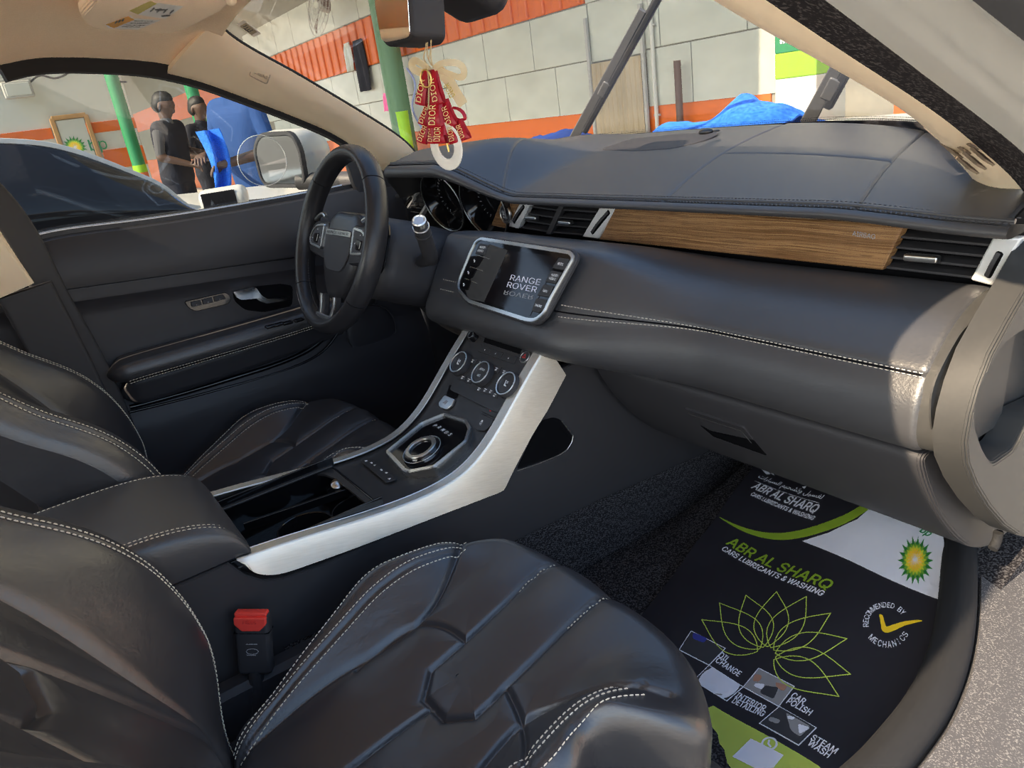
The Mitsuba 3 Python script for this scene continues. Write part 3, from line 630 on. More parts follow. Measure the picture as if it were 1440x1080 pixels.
# the double stitched seam along the roll
mid = 33
for k, (i, m) in enumerate(((mid - 1, 'thread'), (mid + 1, 'thread'))):
    q = PAD[18:-3, i]; nn = np.cross(np.gradient(PAD, axis=0), np.gradient(PAD, axis=1))[18:-3, i]; nn = np.where(np.abs(nn[:, :1]) > 1e-9, nn * np.sign(-nn[:, :1]), A([-1.0, 0, .3])); nn = nn / np.linalg.norm(nn, axis=1, keepdims=True)
    sel = (q[:, 1] < -.155) | (q[:, 1] > .20)
    for part in (q[:, 1] < -.158, q[:, 1] > .16):
        obj(dash + '__stitching', stitch(q[part], nn[part], .0062, .0043, .00062), m, False, 'pale stitches along the padded roll', kind='stuff')
q = PAD[18:-3, mid]; obj(dash + '__welt', tube(q[q[:, 1] < -.15] + A([-.0002, 0, .0]), .0012, 8), 'void_black', True)
# driver-side knee panel and column cowl block
K1 = A([(.36, .962), (.33, .965), (.30, .955), (.275, .93), (.262, .88), (.26, .82), (.27, .78), (.31, .72), (.38, .66), (.46, .62)])
ky = np.linspace(.625, .20, 30)
obj(dash + '__knee_panel', grid([[(p[0], y, p[1]) for p in smooth_rows(K1)] for y in ky]), 'plastic_dark', True)
# glovebox
gl = key(dash + '__glovebox')
G = smooth_rows(A([(.27, .799), (.224, .803), (.2145, .796), (.219, .778), (.238, .742), (.268, .698), (.31, .65), (.36, .606), (.41, .580), (.45, .572), (.50, .574)]))
gp = np.vstack([G, [[.52, .79]]])
scene[gl] = mikit.ply(prism(gp, .554, Mxz(-.136), .006), 'plastic_dark', 30)
go, gn = A([.2515, -.4, .72]), A([-.83, 0, -.555])
gq = lambda px, py: on(px, py, go, gn)
Mq = frame(gq(1010, 605), (0, -1, 0), (.56, 0, -.83))
pl_ = [(962, 574), (1046, 601), (1060, 618), (1000, 605), (984, 596)]; p2_ = [(984, 598), (1002, 606), (1060, 619), (1078, 641), (1003, 614)]
h_ = obj(gl + '__latch', prism(rpoly([loc(Mq, gq(*p))[:2] for p in pl_], .003), .007, Mq, .0015, -.001), 'plastic_dark', 30, 'recessed glovebox latch')
obj(h_ + '__finger_recess', prism(rpoly([loc(Mq, gq(*p))[:2] for p in p2_], .003), .0035, Mq), 'void_black', False)
obj(h_ + '__edge_line', tube([gq(*p) + unit(gn) * .0065 for p in ((970, 577), (1046, 601), (1060, 618))], .0005, 6), 'plastic_grey', True)
# end cap facing the right door, with its hollow
ey = -.745
ecp = [(1397, 408), (1375, 445), (1350, 490), (1333, 535), (1322, 575), (1316, 612), (1319, 642), (1332, 672), (1352, 702), (1375, 727), (1396, 741), (1412, 745), (1424, 740), (1434, 727), (1442, 700), (1470, 640), (1600, 600), (1600, 330), (1437, 338)]
E2 = [tuple(at(*p, y=ey + .03)[[0, 2]]) for p in ecp]
rc = [(1500, 440), (1440, 466), (1412, 486), (1390, 525), (1374, 560), (1372, 598), (1383, 630), (1396, 652), (1428, 630), (1450, 585), (1500, 560)]
R2 = rpoly([tuple(at(*p, y=ey)[[0, 2]]) for p in rc], .012)
cap = Polygon(E2).buffer(0).difference(Polygon(R2).buffer(0))
ec_ = obj(dash + '__end_cap', prism(cap, .034, Mxz(ey + .034), .005, steps=3), 'plastic_grey', 70, 'grey moulded end cap facing the door opening')
hol = Polygon(R2).buffer(.004)
obj(ec_ + '__hollow_back', prism(hol.buffer(.01), .002, Mxz(ey + .040)), 'plastic_grey', False)
obj(dash + '__end_seal', tube(spline([at(*p, y=-.715) for p in ((1396, 772), (1402, 760), (1404, 748))], 8), .006, 8), 'rubber', True)
# left end of the dash top, beside the door
obj(dash + '__side_filler', mv(ball(.045, (.38, .645, 1.03), (1.0, .7, .7), 3), np.eye(4)), 'plastic_dark', True)

# ------------------------------------------------------------------ instrument binnacle
gn_ = unit((-.961, -.083, -.265))
obj(dash + '__gauge_housing', prism([(.355, .965), (.355, 1.085), (.42, 1.09), (.44, .965)], .36, Mxz(.60)), 'void_black', False)
for c_ in (A([.312, .474, 1.035]), A([.312, .300, 1.030])):
    ex_g = np.cross((0, 0, 1), gn_); Mx = frame(c_, ex_g, np.cross(gn_, ex_g)) @ np.diag([1.085, 1.085, 1, 1.0])
    g_ = obj(dash + '__gauge', mv(lathe([(.0, -.030), (.052, -.030), (.062, -.002), (.066, .003), (.069, .002), (.070, -.02)], n=64), Mx), 'piano_black', 40, 'deep black gauge tube')
    obj(g_ + '__chrome_rim', tube(wld(Mx, np.hstack([circ(64, .0665), np.full((64, 1), .004)])), .0013, 8, True), 'satin_silver', True, 'thin chrome rim')
    for k in range(25):
        a = math.radians(230 - k * 280 / 24); r0 = .043 if k % 2 else .040
        obj(g_ + '__tick', prism(A([(r0, -.0006), (.048, -.0006), (.048, .0006), (r0, .0006)]) @ A([[math.cos(a), math.sin(a)], [-math.sin(a), math.cos(a)]]), .0004, Mx, z0=-.0298), 'mark_grey', False)
# ------------------------------------------------------------------ touchscreen unit
class Plane:
    def __init__(s, o, ex, ey): s.M = frame(o, ex, ey); s.o, s.n = A(o, float), s.M[:3, 2]
    def uv(s, px, py, lift=0.0): return loc(s.M, on(px, py, s.o + s.n * lift, s.n))[:2]
    def poly(s, pts, lift=0.0): return A([s.uv(*p, lift) for p in pts])
    def prism(s, pts, h, bevel=0, z0=0.0, r=0, **k):
        q = s.poly(pts, z0 + h); return prism(rpoly(q, r) if r else q, h, s.M, bevel, z0, **k)
    def at(s, px, py, lift=0.0): return wld(s.M, [*s.uv(px, py, lift), lift])[0]
    def text(s, t, a, b, h, lift=0.0006, mid=True):   # lettering from pixel a to pixel b (left and right ends of its middle line)
        A_, B_ = s.at(*a, lift), s.at(*b, lift); return text(t, h, frame((A_ + B_) / 2, B_ - A_, np.cross(s.n, B_ - A_)), .0003, width=np.linalg.norm(B_ - A_))
scr = thing('touchscreen_unit', 'dashboard touchscreen in a silver frame showing lettering between two button columns', 'screen')
S = Plane((.1355, 0, .9425), (0, -1, 0), (.529, 0, .849))
fo = [(676, 333), (802, 352), (808, 361), (773, 424), (765, 442), (751, 453), (738, 451.5), (657, 425), (642, 408), (643, 394), (657, 360), (668, 338)]
fp = Polygon(rpoly(S.poly(fo, .008), .012, 8)).buffer(0)
scene[scr + '__housing'] = mikit.ply(prism(fp.buffer(.004), .006, S.M, .002, -.002), 'plastic_dark', 40)
obj(scr + '__frame', prism(fp.difference(fp.buffer(-.0062)), .006, S.M, .0022, .003), 'satin_silver', 50, 'silver frame')
obj(scr + '__panel', prism(fp.buffer(-.0058), .0035, S.M, 0, .003), 'piano_black', 40)
gp_ = [(688, 343), (714, 352), (681, 425), (659, 420), (654, 408)]
obj(scr + '__glass_panel', S.prism(gp_, .0008, 0, .0065), 'plastic_grey', False, 'grey glossy strip left of the display')  # flat grey stands in for the reflection on the black glass
dsp = obj(scr + '__display', S.prism([(714.5, 352), (785, 361), (745, 444), (681, 424)], .001, 0, .0065), 'screen_glass', False, 'dark lit display')
for t_, a, b, m in (('RANGE', (718, 390), (760, 397), 'screen_text'), ('ROVER', (713.5, 400), (755, 407.5), 'screen_text')):
    obj(dsp + '__lettering', S.text(t_, a, b, .0098, .0078), m, False)
a, b = S.at(709, 411, .0078), S.at(750, 418.5, .0078); Mt = frame((a + b) / 2, b - a, np.cross(S.n, b - a)) @ np.diag([1, -1, 1, 1.0])
rm = text('ROVER', .0075, Mt, .0003, width=np.linalg.norm(b - a)); rm.invert(); obj(dsp + '__mirrored_lettering', rm, 'mark_grey', False)
def btn(q, lab, a, b, h=.0042, m='plastic_console'):
    k = obj(scr + '__button', S.prism(q, .0022, .0006, .0065, .0018), m, 40)
    for i, w in enumerate(lab):
        d = A([-3.2, 5.0]) * (i - (len(lab) - 1) / 2); obj(k + '__lettering', S.text(w, A(a) + d, A(b) + d, h, .009), 'mark_white', False)
btn([(786, 362), (800, 364), (793, 380), (776, 377)], ['MODE'], (784.5, 370.5), (792, 372))
btn([(775, 380), (790, 383), (780, 399), (766, 396)], ['AUDIO', 'VIDEO'], (774, 388.5), (783, 390.5))
btn([(765, 399), (778, 402), (771, 418), (755, 415)], ['NAV'], (764, 408.5), (770, 410))
btn([(754, 419), (769, 421), (763, 436), (757, 440), (747, 437)], ['PHONE'], (753, 429), (762, 431))
btn([(674, 342), (687, 344.5), (681, 359), (668, 357)], ['AUDIO', 'VIDEO'], (673, 349.5), (681, 351))
for q, c_ in (([(667, 360), (680, 361.5), (672, 375), (660, 373)], (667, 366.5)), ([(659, 376), (671, 378), (664, 391), (653, 389)], (658.5, 383)), ([(652, 392), (663, 394), (658, 408), (648, 406)], (652, 400))):
    k = obj(scr + '__button', S.prism(q, .0022, .0006, .0065, .0018), 'piano_black', 40)
    g = S.uv(*c_, .009)
    obj(k + '__symbol', cat(prism(circ(8, .0016) + g + A([-.0016, .0012]), .0003, S.M, z0=.0088), prism(A([(-.001, -.003), (.003, -.003), (.003, .001), (.0018, .001)]) + g, .0003, S.M, z0=.0088)), 'mark_white', False)
for a, b in (((670, 358.5), (688, 364)), ((661, 375), (679, 381)), ((654, 391.5), (671, 398.5))):
    obj(scr + '__divider_line', tube([S.at(*a, .0075), S.at(*b, .0075)], .0005, 6), 'satin_silver', True)

# ------------------------------------------------------------------ centre console
con = thing('center_console', 'centre console with brushed metal rails, round gear dial and climate knobs', 'console')
CC = spline(A([(-.425, 0, .714), (-.35, 0, .706), (-.27, 0, .695), (-.20, 0, .687), (-.135, 0, .684), (-.075, 0, .691), (-.035, 0, .708), (0, 0, .733), (.035, 0, .766), (.076, 0, .806), (.107, 0, .834), (.126, 0, .851)]), 90)
cz = lambda x: np.interp(x, CC[:, 0], CC[:, 2])
i0 = int(np.argmin(np.abs(CC[:, 0] + .205)))
top_ = CC[i0:]
dn = np.cross(np.gradient(top_, axis=0), (0, 1, 0)); dn /= np.linalg.norm(dn, axis=1, keepdims=True); dn *= -np.sign(dn[:, 2:3]) * -1
P = [[(p[0] - .0045 * n_[0], y, p[2] - .0045 * n_[2]) for y in np.linspace(-.108, .108, 12)] for p, n_ in zip(top_, dn)]
obj(con + '__top_panel', grid(P), 'plastic_console', True)
# body under the top, footwell sides
bod = [(-.75, .40), (-.75, .712), (-.435, .712), (-.42, .685), (-.40, .665), (-.375, .655), (-.32, .648), (-.14, .640), (-.015, .632), (-.004, .640), (.019, .665), (.066, .712), (.106, .745), (.15, .80), (.22, .80), (.27, .79), (.34, .69), (.44, .59), (.78, .57), (.78, .40)]
for y_ in (-.102, .117): obj(con + '__side_panel', prism(bod, .015, Mxz(y_), .003), 'plastic_dark', 30)
obj(con + '__inner_box', cat(prism([(-.44, .40), (-.44, .625), (-.20, .625), (-.20, .665), (-.135, .665), (-.05, .68), (.0, .71), (.10, .80), (.17, .80), (.25, .70), (.34, .61), (.44, .54), (.78, .54), (.78, .4)], .20, Mxz(.10))), 'void_black', False)
# brushed metal rails: narrow top face, deep bent side plate
E1 = [(344, 770), (394, 753), (478, 730), (539, 709), (589, 688), (633, 664), (661, 645), (678, 622), (693, 599), (709, 568), (730, 529), (748, 499), (757, 484)]
lowxz = spline(A([(-.418, 0, .708), (-.409, 0, .690), (-.385, 0, .674), (-.35, 0, .667), (-.26, 0, .6575), (-.14, 0, .648), (-.012, 0, .6375)]), 40)
upxz = A([(-.002, 0, .639), (.019, 0, .663), (.066, 0, .711), (.106, 0, .745), (.152, 0, .792)])
low = np.vstack([lowxz, resample(upxz, 24), resample(A([(.152, 0, .792), (.124, 0, .846)]), 6)[1:]])
for s in (-1, 1):
    L = []
    N = 120; c_ = resample(CC, N)
    # the lower edge runs alongside: same fraction along the rail
    lo = resample(np.vstack([lowxz, resample(upxz, 24)]), N)
    for off, base, w in ((.103, c_, 0), (.1035, c_, .0018), (.1215, c_, .0018), (.1230, c_, .0010), (.1245, None, .04), (.128, None, .4), (.132, None, 1.0), (.127, None, 1.02)):
        if base is not None:
            g = np.gradient(c_, axis=0); nn = np.stack([-g[:, 2], 0 * g[:, 0], g[:, 0]], 1); nn /= np.linalg.norm(nn, axis=1, keepdims=True)
            q = c_ + nn * w
        else: q = c_ * (1 - w) + lo * w
        q = q.copy(); q[:, 1] = s * off; L.append(q)
    obj(con + '__metal_rail', grid(L), 'brushed_metal', 22, 'brushed pale metal rail bent over the console edge')
    q = c_.copy(); q[:, 1] = s * .1035; obj(con + '__rail_edge', tube(q + A([0, 0, .0016]), .0011, 6), 'satin_silver', True)
# climate stack plane
K = Plane((.062, 0, .7885), (0, -1, 0), (.126, 0, .118))
obj(con + '__control_plate', K.prism([(667, 464), (765, 492), (712, 585), (690, 577), (632, 548)], .002, .0006, .000, .004), 'plastic_console', 40)
def knob(px, py, face):
    o = K.at(px, py, .0135); uvp = loc(K.M, o)[:2]; M = K.M @ frame((*uvp, 0), (1, 0, 0), (0, 1, 0))
    k = obj(con + '__knob', lathe([(0, .0105), (.0185, .0105), (.0200, .0125), (.0222, .0125), (.0232, .010), (.0240, .0)], M, 56), 'plastic_dark', 30)
    obj(k + '__silver_ring', ring(.0218, .0192, .0020, M @ frame((0, 0, .0120), (1, 0, 0), (0, 1, 0)), 56, .0006), 'satin_silver', 40, 'silver ring')
    obj(k + '__face', lathe([(0, .0120), (.017, .0115), (.0185, .0105), (0, .0100)], M, 48), 'plastic_console', 40)
    for i, w in enumerate(face[1]):
        obj(k + '__lettering', text(w, .0042, M @ frame((0, .006 - .012 * i, .0121), (1, 0, 0), (0, 1, 0)), .0003), 'mark_white', False)
    if face[0] == 'seat':
        obj(k + '__seat_symbol', cat(*[prism(g, .0003, M, z0=.0121) for g in (rpoly([(-.004, .006), (-.0022, .006), (-.0004, -.002), (.004, -.003), (.004, -.005), (-.0024, -.005)], .0006), rpoly([(.0012, 0), (.0020, 0), (.0020, .005), (.0012, .005)], .0002), rpoly([(.0030, 0), (.0038, 0), (.0038, .005), (.0030, .005)], .0002))]), 'mark_white', False)
knob(644, 508.5, ('seat', ())); knob(675, 523, ('', ('AUTO', 'A/C'))); knob(710.5, 538.7, ('seat', ()))
for q, w in (([(662, 502), (672, 505), (667, 513), (658, 510)], 'defrost'), ([(673, 505), (681, 508), (678, 516), (669, 513)], 'air'), ([(696, 513), (705, 516), (700, 525), (691, 522)], 'heat'), ([(706, 517), (716, 520), (711, 529), (702, 526)], 'heat'), ([(649, 526), (656, 528), (653, 536), (644, 533)], 'air'), ([(658, 529), (665, 532), (661, 540), (653, 537)], 'air'), ([(672, 542), (679, 545), (675, 552), (667, 549)], 'fan'), ([(681, 543), (688, 546), (684, 554), (676, 551)], 'auto'), ([(688, 545), (696, 548), (692, 556), (684, 553)], 'heat'), ([(693, 551), (701, 554), (698, 560), (690, 557)], 'max')):
    b_ = obj(con + '__button', K.prism(q, .0016, .0005, .002, .001), 'plastic_console', 40)
    c_ = K.poly(q, .0036).mean(0)
    obj(b_ + '__symbol', cat(prism(A([(-.0036, -.0006), (.0036, -.0006), (.0036, .0006), (-.0036, .0006)]) + c_ + A([0, .0018]), .0002, K.M, z0=.0036), prism(circ(8, .0017) + c_ - A([.0012, .0016]), .0002, K.M, z0=.0036), prism(A([(.0010, -.0032), (.0020, -.0032), (.0026, 0), (.0016, 0)]) + c_, .0002, K.M, z0=.0036)), 'mark_white', False)
# disc slot with its buttons
obj(con + '__disc_slot', K.prism([(683, 472), (734, 489), (731, 498), (680, 481)], .0006, 0, .002), 'void_black', False)
for q, sy in (([(676, 485), (691, 490), (687, 499), (672, 494)], 0), ([(691, 490), (707, 496), (703, 505), (687, 499)], 1), ([(708, 496), (727, 502), (722, 512), (703, 505)], 2)):
    b_ = obj(con + '__button', K.prism(q, .0016, .0005, .002, .001), 'plastic_console', 40); c_ = K.poly(q, .0036).mean(0)
    obj(b_ + '__symbol', prism(A([(-.0016, -.0012), (.0016, -.0012), (0, .0014)]) + c_ if sy == 1 else A([(-.0014, 0), (.0008, .0013), (.0008, -.0013)]) * A([1 if sy == 0 else -1, 1]) + c_, .0002, K.M, z0=.0036), 'mark_white', False)
vk = K.uv(664, 472, .01); M = K.M @ frame((*vk, .002), (1, 0, 0), (0, 1, 0))
k_ = obj(con + '__volume_knob', lathe([(0, .012), (.0065, .012), (.0085, .010), (.0095, 0)], M, 40), 'piano_black', 40)
obj(k_ + '__silver_ring', ring(.0072, .0060, .001, M @ frame((0, 0, .0118), (1, 0, 0), (0, 1, 0)), 40), 'satin_silver', 40)
vk = K.uv(738, 502, .004); M = K.M @ frame((*vk, .002), (1, 0, 0), (0, 1, 0))
k_ = obj(con + '__hazard_button', lathe([(0, .0035), (.009, .003), (.0095, 0)], M, 40), 'plastic_console', 40)
obj(k_ + '__silver_ring', ring(.0112, .0092, .003, M, 48, .0008), 'satin_silver', 40)
tri = A([(math.cos(a) * .0055, math.sin(a) * .0055) for a in (np.pi / 2, np.pi * 7 / 6, np.pi * 11 / 6)])
obj(k_ + '__triangle', prism(Polygon(tri).difference(Polygon(tri * .6)), .0003, M, z0=.0036), 'mark_red', False)
# lower switches on the slope
H = Plane((0.0, 0, .7295), (0, -1, 0), (.75, 0, .66))
obj(con + '__coin_recess', H.prism([(632, 541), (648, 546), (641, 560), (627, 558)], .0006, 0, .0005), 'void_black', False)
fb_ = obj(con + '__key_flap', H.prism([(625, 555), (639, 561), (635, 570), (627, 576), (618, 573), (616, 567)], .004, .001, .0, .003), 'satin_silver', 40, 'silver key flap')
obj(fb_ + '__symbol', H.prism([(622, 566), (627, 563), (630, 564), (626, 569)], .0003, 0, .004), 'mark_grey', False)
b1 = obj(con + '__switch', H.prism([(683, 562), (704, 570), (697, 588), (676, 578)], .002, .0006, 0, .002), 'plastic_console', 40)
obj(b1 + '__symbol', cat(prism(circ(10, .0032) + H.uv(687, 573, .0022), .0003, H.M, z0=.002), prism(circ(10, .0025) + H.uv(690, 577, .0022), .0003, H.M, z0=.002)), 'mark_red', False)
b2 = obj(con + '__switch', H.prism([(675, 581), (694, 590), (690, 598), (681, 606), (670, 605), (666, 600)], .002, .0006, 0, .003), 'plastic_console', 40)
obj(b2 + '__symbol', cat(*[prism(A([(-.003, 0), (.003, 0), (.003, .0007), (-.003, .0007)]) + H.uv(676, 595, .0022) + A([0, d]), .0003, H.M, z0=.002) for d in (-.003, -.001, .001, .003)], prism(circ(8, .002) + H.uv(678, 592, .0022), .0003, H.M, z0=.002)), 'mark_white', False)
# gear dial in its silver six-sided frame
GP = Plane((-.085, 0, .699), (0, -1, 0), (1, 0, .30))
hx = [(541, 634), (591, 593), (625, 579), (657, 589), (662, 600), (656, 619), (610, 656), (574, 663), (566, 661)]
gpl = Polygon(rpoly(GP.poly(hx, .008), .006)).buffer(0)
gs = obj(con + '__gear_frame', prism(gpl.difference(gpl.buffer(-.0065)), .024, GP.M, .003, -.016), 'satin_silver', 50, 'silver six-sided frame round the gear dial')
obj(con + '__gear_well', prism(gpl.buffer(-.006), .012, GP.M, 0, -.009), 'piano_black', False)
dc = GP.uv(592, 630, .012); M = GP.M @ frame((*dc, .003), (1, 0, 0), (0, 1, 0))
dl = obj(con + '__gear_dial', lathe([(0, .008), (.020, .008), (.022, .010), (.030, .010), (.034, .006), (.036, 0)], M, 64), 'piano_black', 30, 'round gear dial')
obj(dl + '__silver_ring', ring(.0285, .0205, .003, M @ frame((0, 0, .009), (1, 0, 0), (0, 1, 0)), 64, .001), 'satin_silver', 40)
obj(dl + '__outer_ring', tube(wld(M, np.hstack([circ(64, .0345), np.full((64, 1), .006)])), .0008, 8, True), 'satin_silver', True)
for ch, (x_, y_) in zip('PRNDS', ((612, 598.5), (618, 601), (623, 604.5), (628, 608), (633, 611))):
    o_ = GP.at(x_, y_, .0042); obj(con + '__gear_letter', text(ch, .0075, frame(o_, GP.at(x_ + 20, y_ + 13, .0042) - o_, (1, 0, .13)), .0003), 'mark_white', False)
# terrain switch row
sb = Plane((-.16, 0, .6835), (0, -1, 0), (1, 0, -.02))
sr = obj(con + '__switch_row', sb.prism([(507, 648), (519, 643), (558, 673), (543, 678)], .002, .0005, 0, .001), 'plastic_console', 40)
for k, (x_, y_) in enumerate(((515, 648), (522, 651), (527, 654), (536, 661), (543, 665), (548, 673))):
    g = sb.uv(x_, y_, .0022); obj(sr + '__symbol', prism(A([(-.003, -.002), (.003, -.002), (0, .003)]) * (1 if k in (0, 5) else .8) + g if k in (0, 2, 5) else A([(-.003, -.001), (.003, -.001), (.003, .001), (0, .003), (-.003, .001)]) + g, .0003, sb.M, z0=.002), 'mark_white', False)
# open tray with cup holders
ty = con + '__tray'
scene[ty] = mikit.ply(cat(rbox((.235, .205, .006), .002, (-.317, 0, .632)), rbox((.235, .004, .07), .001, (-.317, .100, .668)), rbox((.235, .004, .07), .001, (-.317, -.100, .668)), rbox((.004, .2, .06), .001, (-.203, 0, .655)), rbox((.004, .2, .06), .001, (-.432, 0, .655))), 'piano_black', 30)
obj(con + '__tray_lip', cat(rbox((.225, .010, .005), .002, (-.316, .098, .688)), rbox((.225, .008, .005), .002, (-.316, -.099, .690)), prism(rpoly(A([(-.215, -.103), (-.205, -.103), (-.200, .103), (-.235, .103), (-.224, .085), (-.216, .05)]), .003), .004, A([[1, 0, 0, 0], [0, 1, 0, 0], [0, 0, 1, .680], [0, 0, 0, 1.0]]))), 'plastic_console', 40)
a, b = at(342, 737, z=.672), at(508, 681, z=.672)
obj(con + '__tray_rail', sweep(rpoly([(-.003, -.012), (.003, -.012), (.003, .002), (-.003, .002)], .001), [a, b], (0, 0, 1)), 'piano_black', 40)
for (x_, y_) in ((430, 742), (505, 716)):
    c_ = at(x_, y_, z=.662); obj(con + '__cup_ring', ring(.044, .0405, .003, frame(c_, (1, 0, 0), (0, 1, 0)), 56, .001), 'piano_black', 40)
    obj(con + '__cup_well', lathe([(.0405, .001), (.038, -.028), (0, -.028)], frame(c_, (1, 0, 0), (0, 1, 0)), 40), 'void_black', 40)
sc_ = at(474, 682, z=.676); pw = obj(con + '__socket', tube([sc_ + A([0, .03, -.02]), sc_], .011, 20), 'piano_black', 40)
obj(pw + '__cap', mv(ball(.011, (0, 0, 0), (1, 1, .4), 3), frame(sc_ + A([0, -.001, .001]), (1, .2, 0), (0, 1, .3))), 'satin_silver', True, 'silver socket cap')
# side pocket with a bright rim on the passenger side
pk = [(727, 660), (760, 592), (779, 587), (788, 590), (806, 612), (804, 622), (796, 634), (786, 640)]
PK = Plane((.1, -.1175, .66), (1, 0, 0), (0, 0, 1))
obj(con + '__side_pocket', PK.prism(pk, .0012, 0, .0, .006), 'void_black', False)
edge = [PK.at(x, y, .002) for x, y in ((727, 662), (757, 652), (786, 640), (797, 633), (804, 622), (806, 613), (790, 592))]
obj(con + '__pocket_rim', tube(resample(edge, 40), .0011, 6), 'satin_silver', True, 'thin bright rim of the side pocket')
# carpeted tunnel side
obj(con + '__tunnel_carpet', grid([[(x, -.1185 - .008 * s, z0 * (1 - s) + .40 * s) for s in np.linspace(0, 1, 6)] for x, z0 in ((-.40, .55), (-.1, .53), (.2, .52), (.5, .50), (.9, .50))]), 'carpet', True)
# ------------------------------------------------------------------ armrest
ar = thing('armrest', 'black stitched leather armrest lid at the rear of the centre console', 'armrest')
prof = A([(-.74, .722), (-.74, .785), (-.62, .787), (-.52, .786), (-.47, .779), (-.435, .766), (-.414, .748), (-.404, .728), (-.402, .717), (-.42, .714)])
pp = spline(np.hstack([prof[1:9], np.zeros((8, 1))]), 50)[:, :2]
P = []
for y, s in ((.120, .0), (.1225, .30), (.122, .60), (.1215, .80), (.117, .93), (.108, .985), (.095, 1.0), (.05, 1.008), (0, 1.01), (-.05, 1.008), (-.095, 1.0), (-.108, .985), (-.117, .93), (-.1215, .80), (-.122, .60), (-.1225, .30), (-.120, .0)):
    P.append([(x + (0 if s >= 1 else -(1 - s) * .012), y, .717 + (z - .717) * s) for x, z in pp])
obj(ar + '__lid', grid(P), 'leather_dash', True)
obj(ar + '__base', prism([(-.74, .713), (-.74, .722), (-.445, .722), (-.445, .713)], .20, Mxz(.10), .002), 'plastic_dark', 30)
for y in (.102, -.102, -.109):
    q = A([(x - .002, y, .7175 + (z - .717) * (.99 if abs(y) < .105 else .975)) for x, z in pp[4:-3]]); nn = np.tile((.0, np.sign(y) * .5, 1.0), (len(q), 1)); nn[-18:] = (.7, np.sign(y) * .4, .6)
    obj(ar + '__stitching', stitch(q, nn, .0062, .0043, .0008), 'thread', False, kind='stuff')
# ------------------------------------------------------------------ steering wheel and column
sw = thing('steering_wheel', 'black leather steering wheel with silver trimmed spokes', 'steering wheel')
tl = .394; WC = A([0, .37, 1.02]); WM = frame(WC, (0, -1, 0), (math.sin(tl), 0, math.cos(tl)))    # x right, y up, z towards the driver
wp = lambda x, y, z=0.0: wld(WM, [x, y, z])[0]
ang = np.linspace(0, 2 * np.pi, 161)[:-1]
rimp = wld(WM, np.stack([.1735 * np.cos(ang), .1735 * np.sin(ang), 0 * ang], 1))
def arc(a0, a1, n=60): u = np.radians(np.linspace(a0, a1, n)); return wld(WM, np.stack([.1735 * np.cos(u), .1735 * np.sin(u), 0 * u], 1))
sec = circ(20, .0158, 1.42)
for a0, a1, m in ((-38, 42, 'leather_rim'), (42.6, 137.4, 'leather_rim'), (138, 218, 'leather_rim'), (218.6, 321.4, 'leather_rim')):
    obj(sw + '__rim_section', sweep(sec, arc(a0, a1, 70), WM[:3, 2]), m, 60)
u = np.radians(np.linspace(200, 340, 80)); q = wld(WM, np.stack([.1535 * np.cos(u), .1535 * np.sin(u), 0 * u], 1)); nn = WC - q
obj(sw + '__stitching', stitch(q, nn, .006, .004, .0008), 'thread_dark', False, kind='stuff')
u = np.radians(np.linspace(-30, 210, 110)); q = wld(WM, np.stack([.1535 * np.cos(u), .1535 * np.sin(u), 0 * u], 1))
hp_ = rpoly([(-.094, .030), (-.062, .060), (.062, .060), (.094, .030), (.090, -.045), (.055, -.100), (.030, -.122), (-.030, -.122), (-.055, -.100), (-.090, -.045)], .03, 8)
HUB = Polygon(hp_)
L = []
ring_ = A(HUB.exterior.coords)[:-1]
for s, z in ((1.0, -.030), (1.0, -.008), (.985, -.002), (.94, .004), (.80, .009), (.5, .012), (.2, .0135), (.02, .014)):
    L.append([(*(p * s + A([0, -.03]) * (1 - s)), z) for p in ring_])
WH = WM @ frame((0, 0, -.013), (1, 0, 0), (0, 1, 0))
hb = obj(sw + '__hub', mv(grid(L, cv=True), WH), 'leather_rim', 60)
obj(sw + '__hub_back', mv(lathe([(0, -.07), (.06, -.07), (.075, -.045), (.08, -.02), (0, -.02)], n=40), WM @ frame((0, -.02, 0), (1, 0, 0), (0, 1, 0))), 'plastic_dark', 40)
cp_ = Polygon(rpoly([(-.066, .022), (.066, .022), (.064, -.03), (.04, -.062), (-.04, -.062), (-.064, -.03)], .02, 8))
obj(sw + '__hub_panel', prism(cp_, .004, WH, .0015, .010), 'plastic_dark', 40)
bg = obj(sw + '__badge', prism(rpoly([(-.062, .009), (.062, .009), (.062, .0205), (-.062, .0205)], .002), .003, WH, .0008, .0125), 'satin_silver', 40, 'silver badge strip')
obj(bg + '__lettering', text('RANGE ROVER', .006, WH @ frame((0, .0148, .0156), (1, 0, 0), (0, 1, 0)), .0004, width=.108), 'label_ink', False)
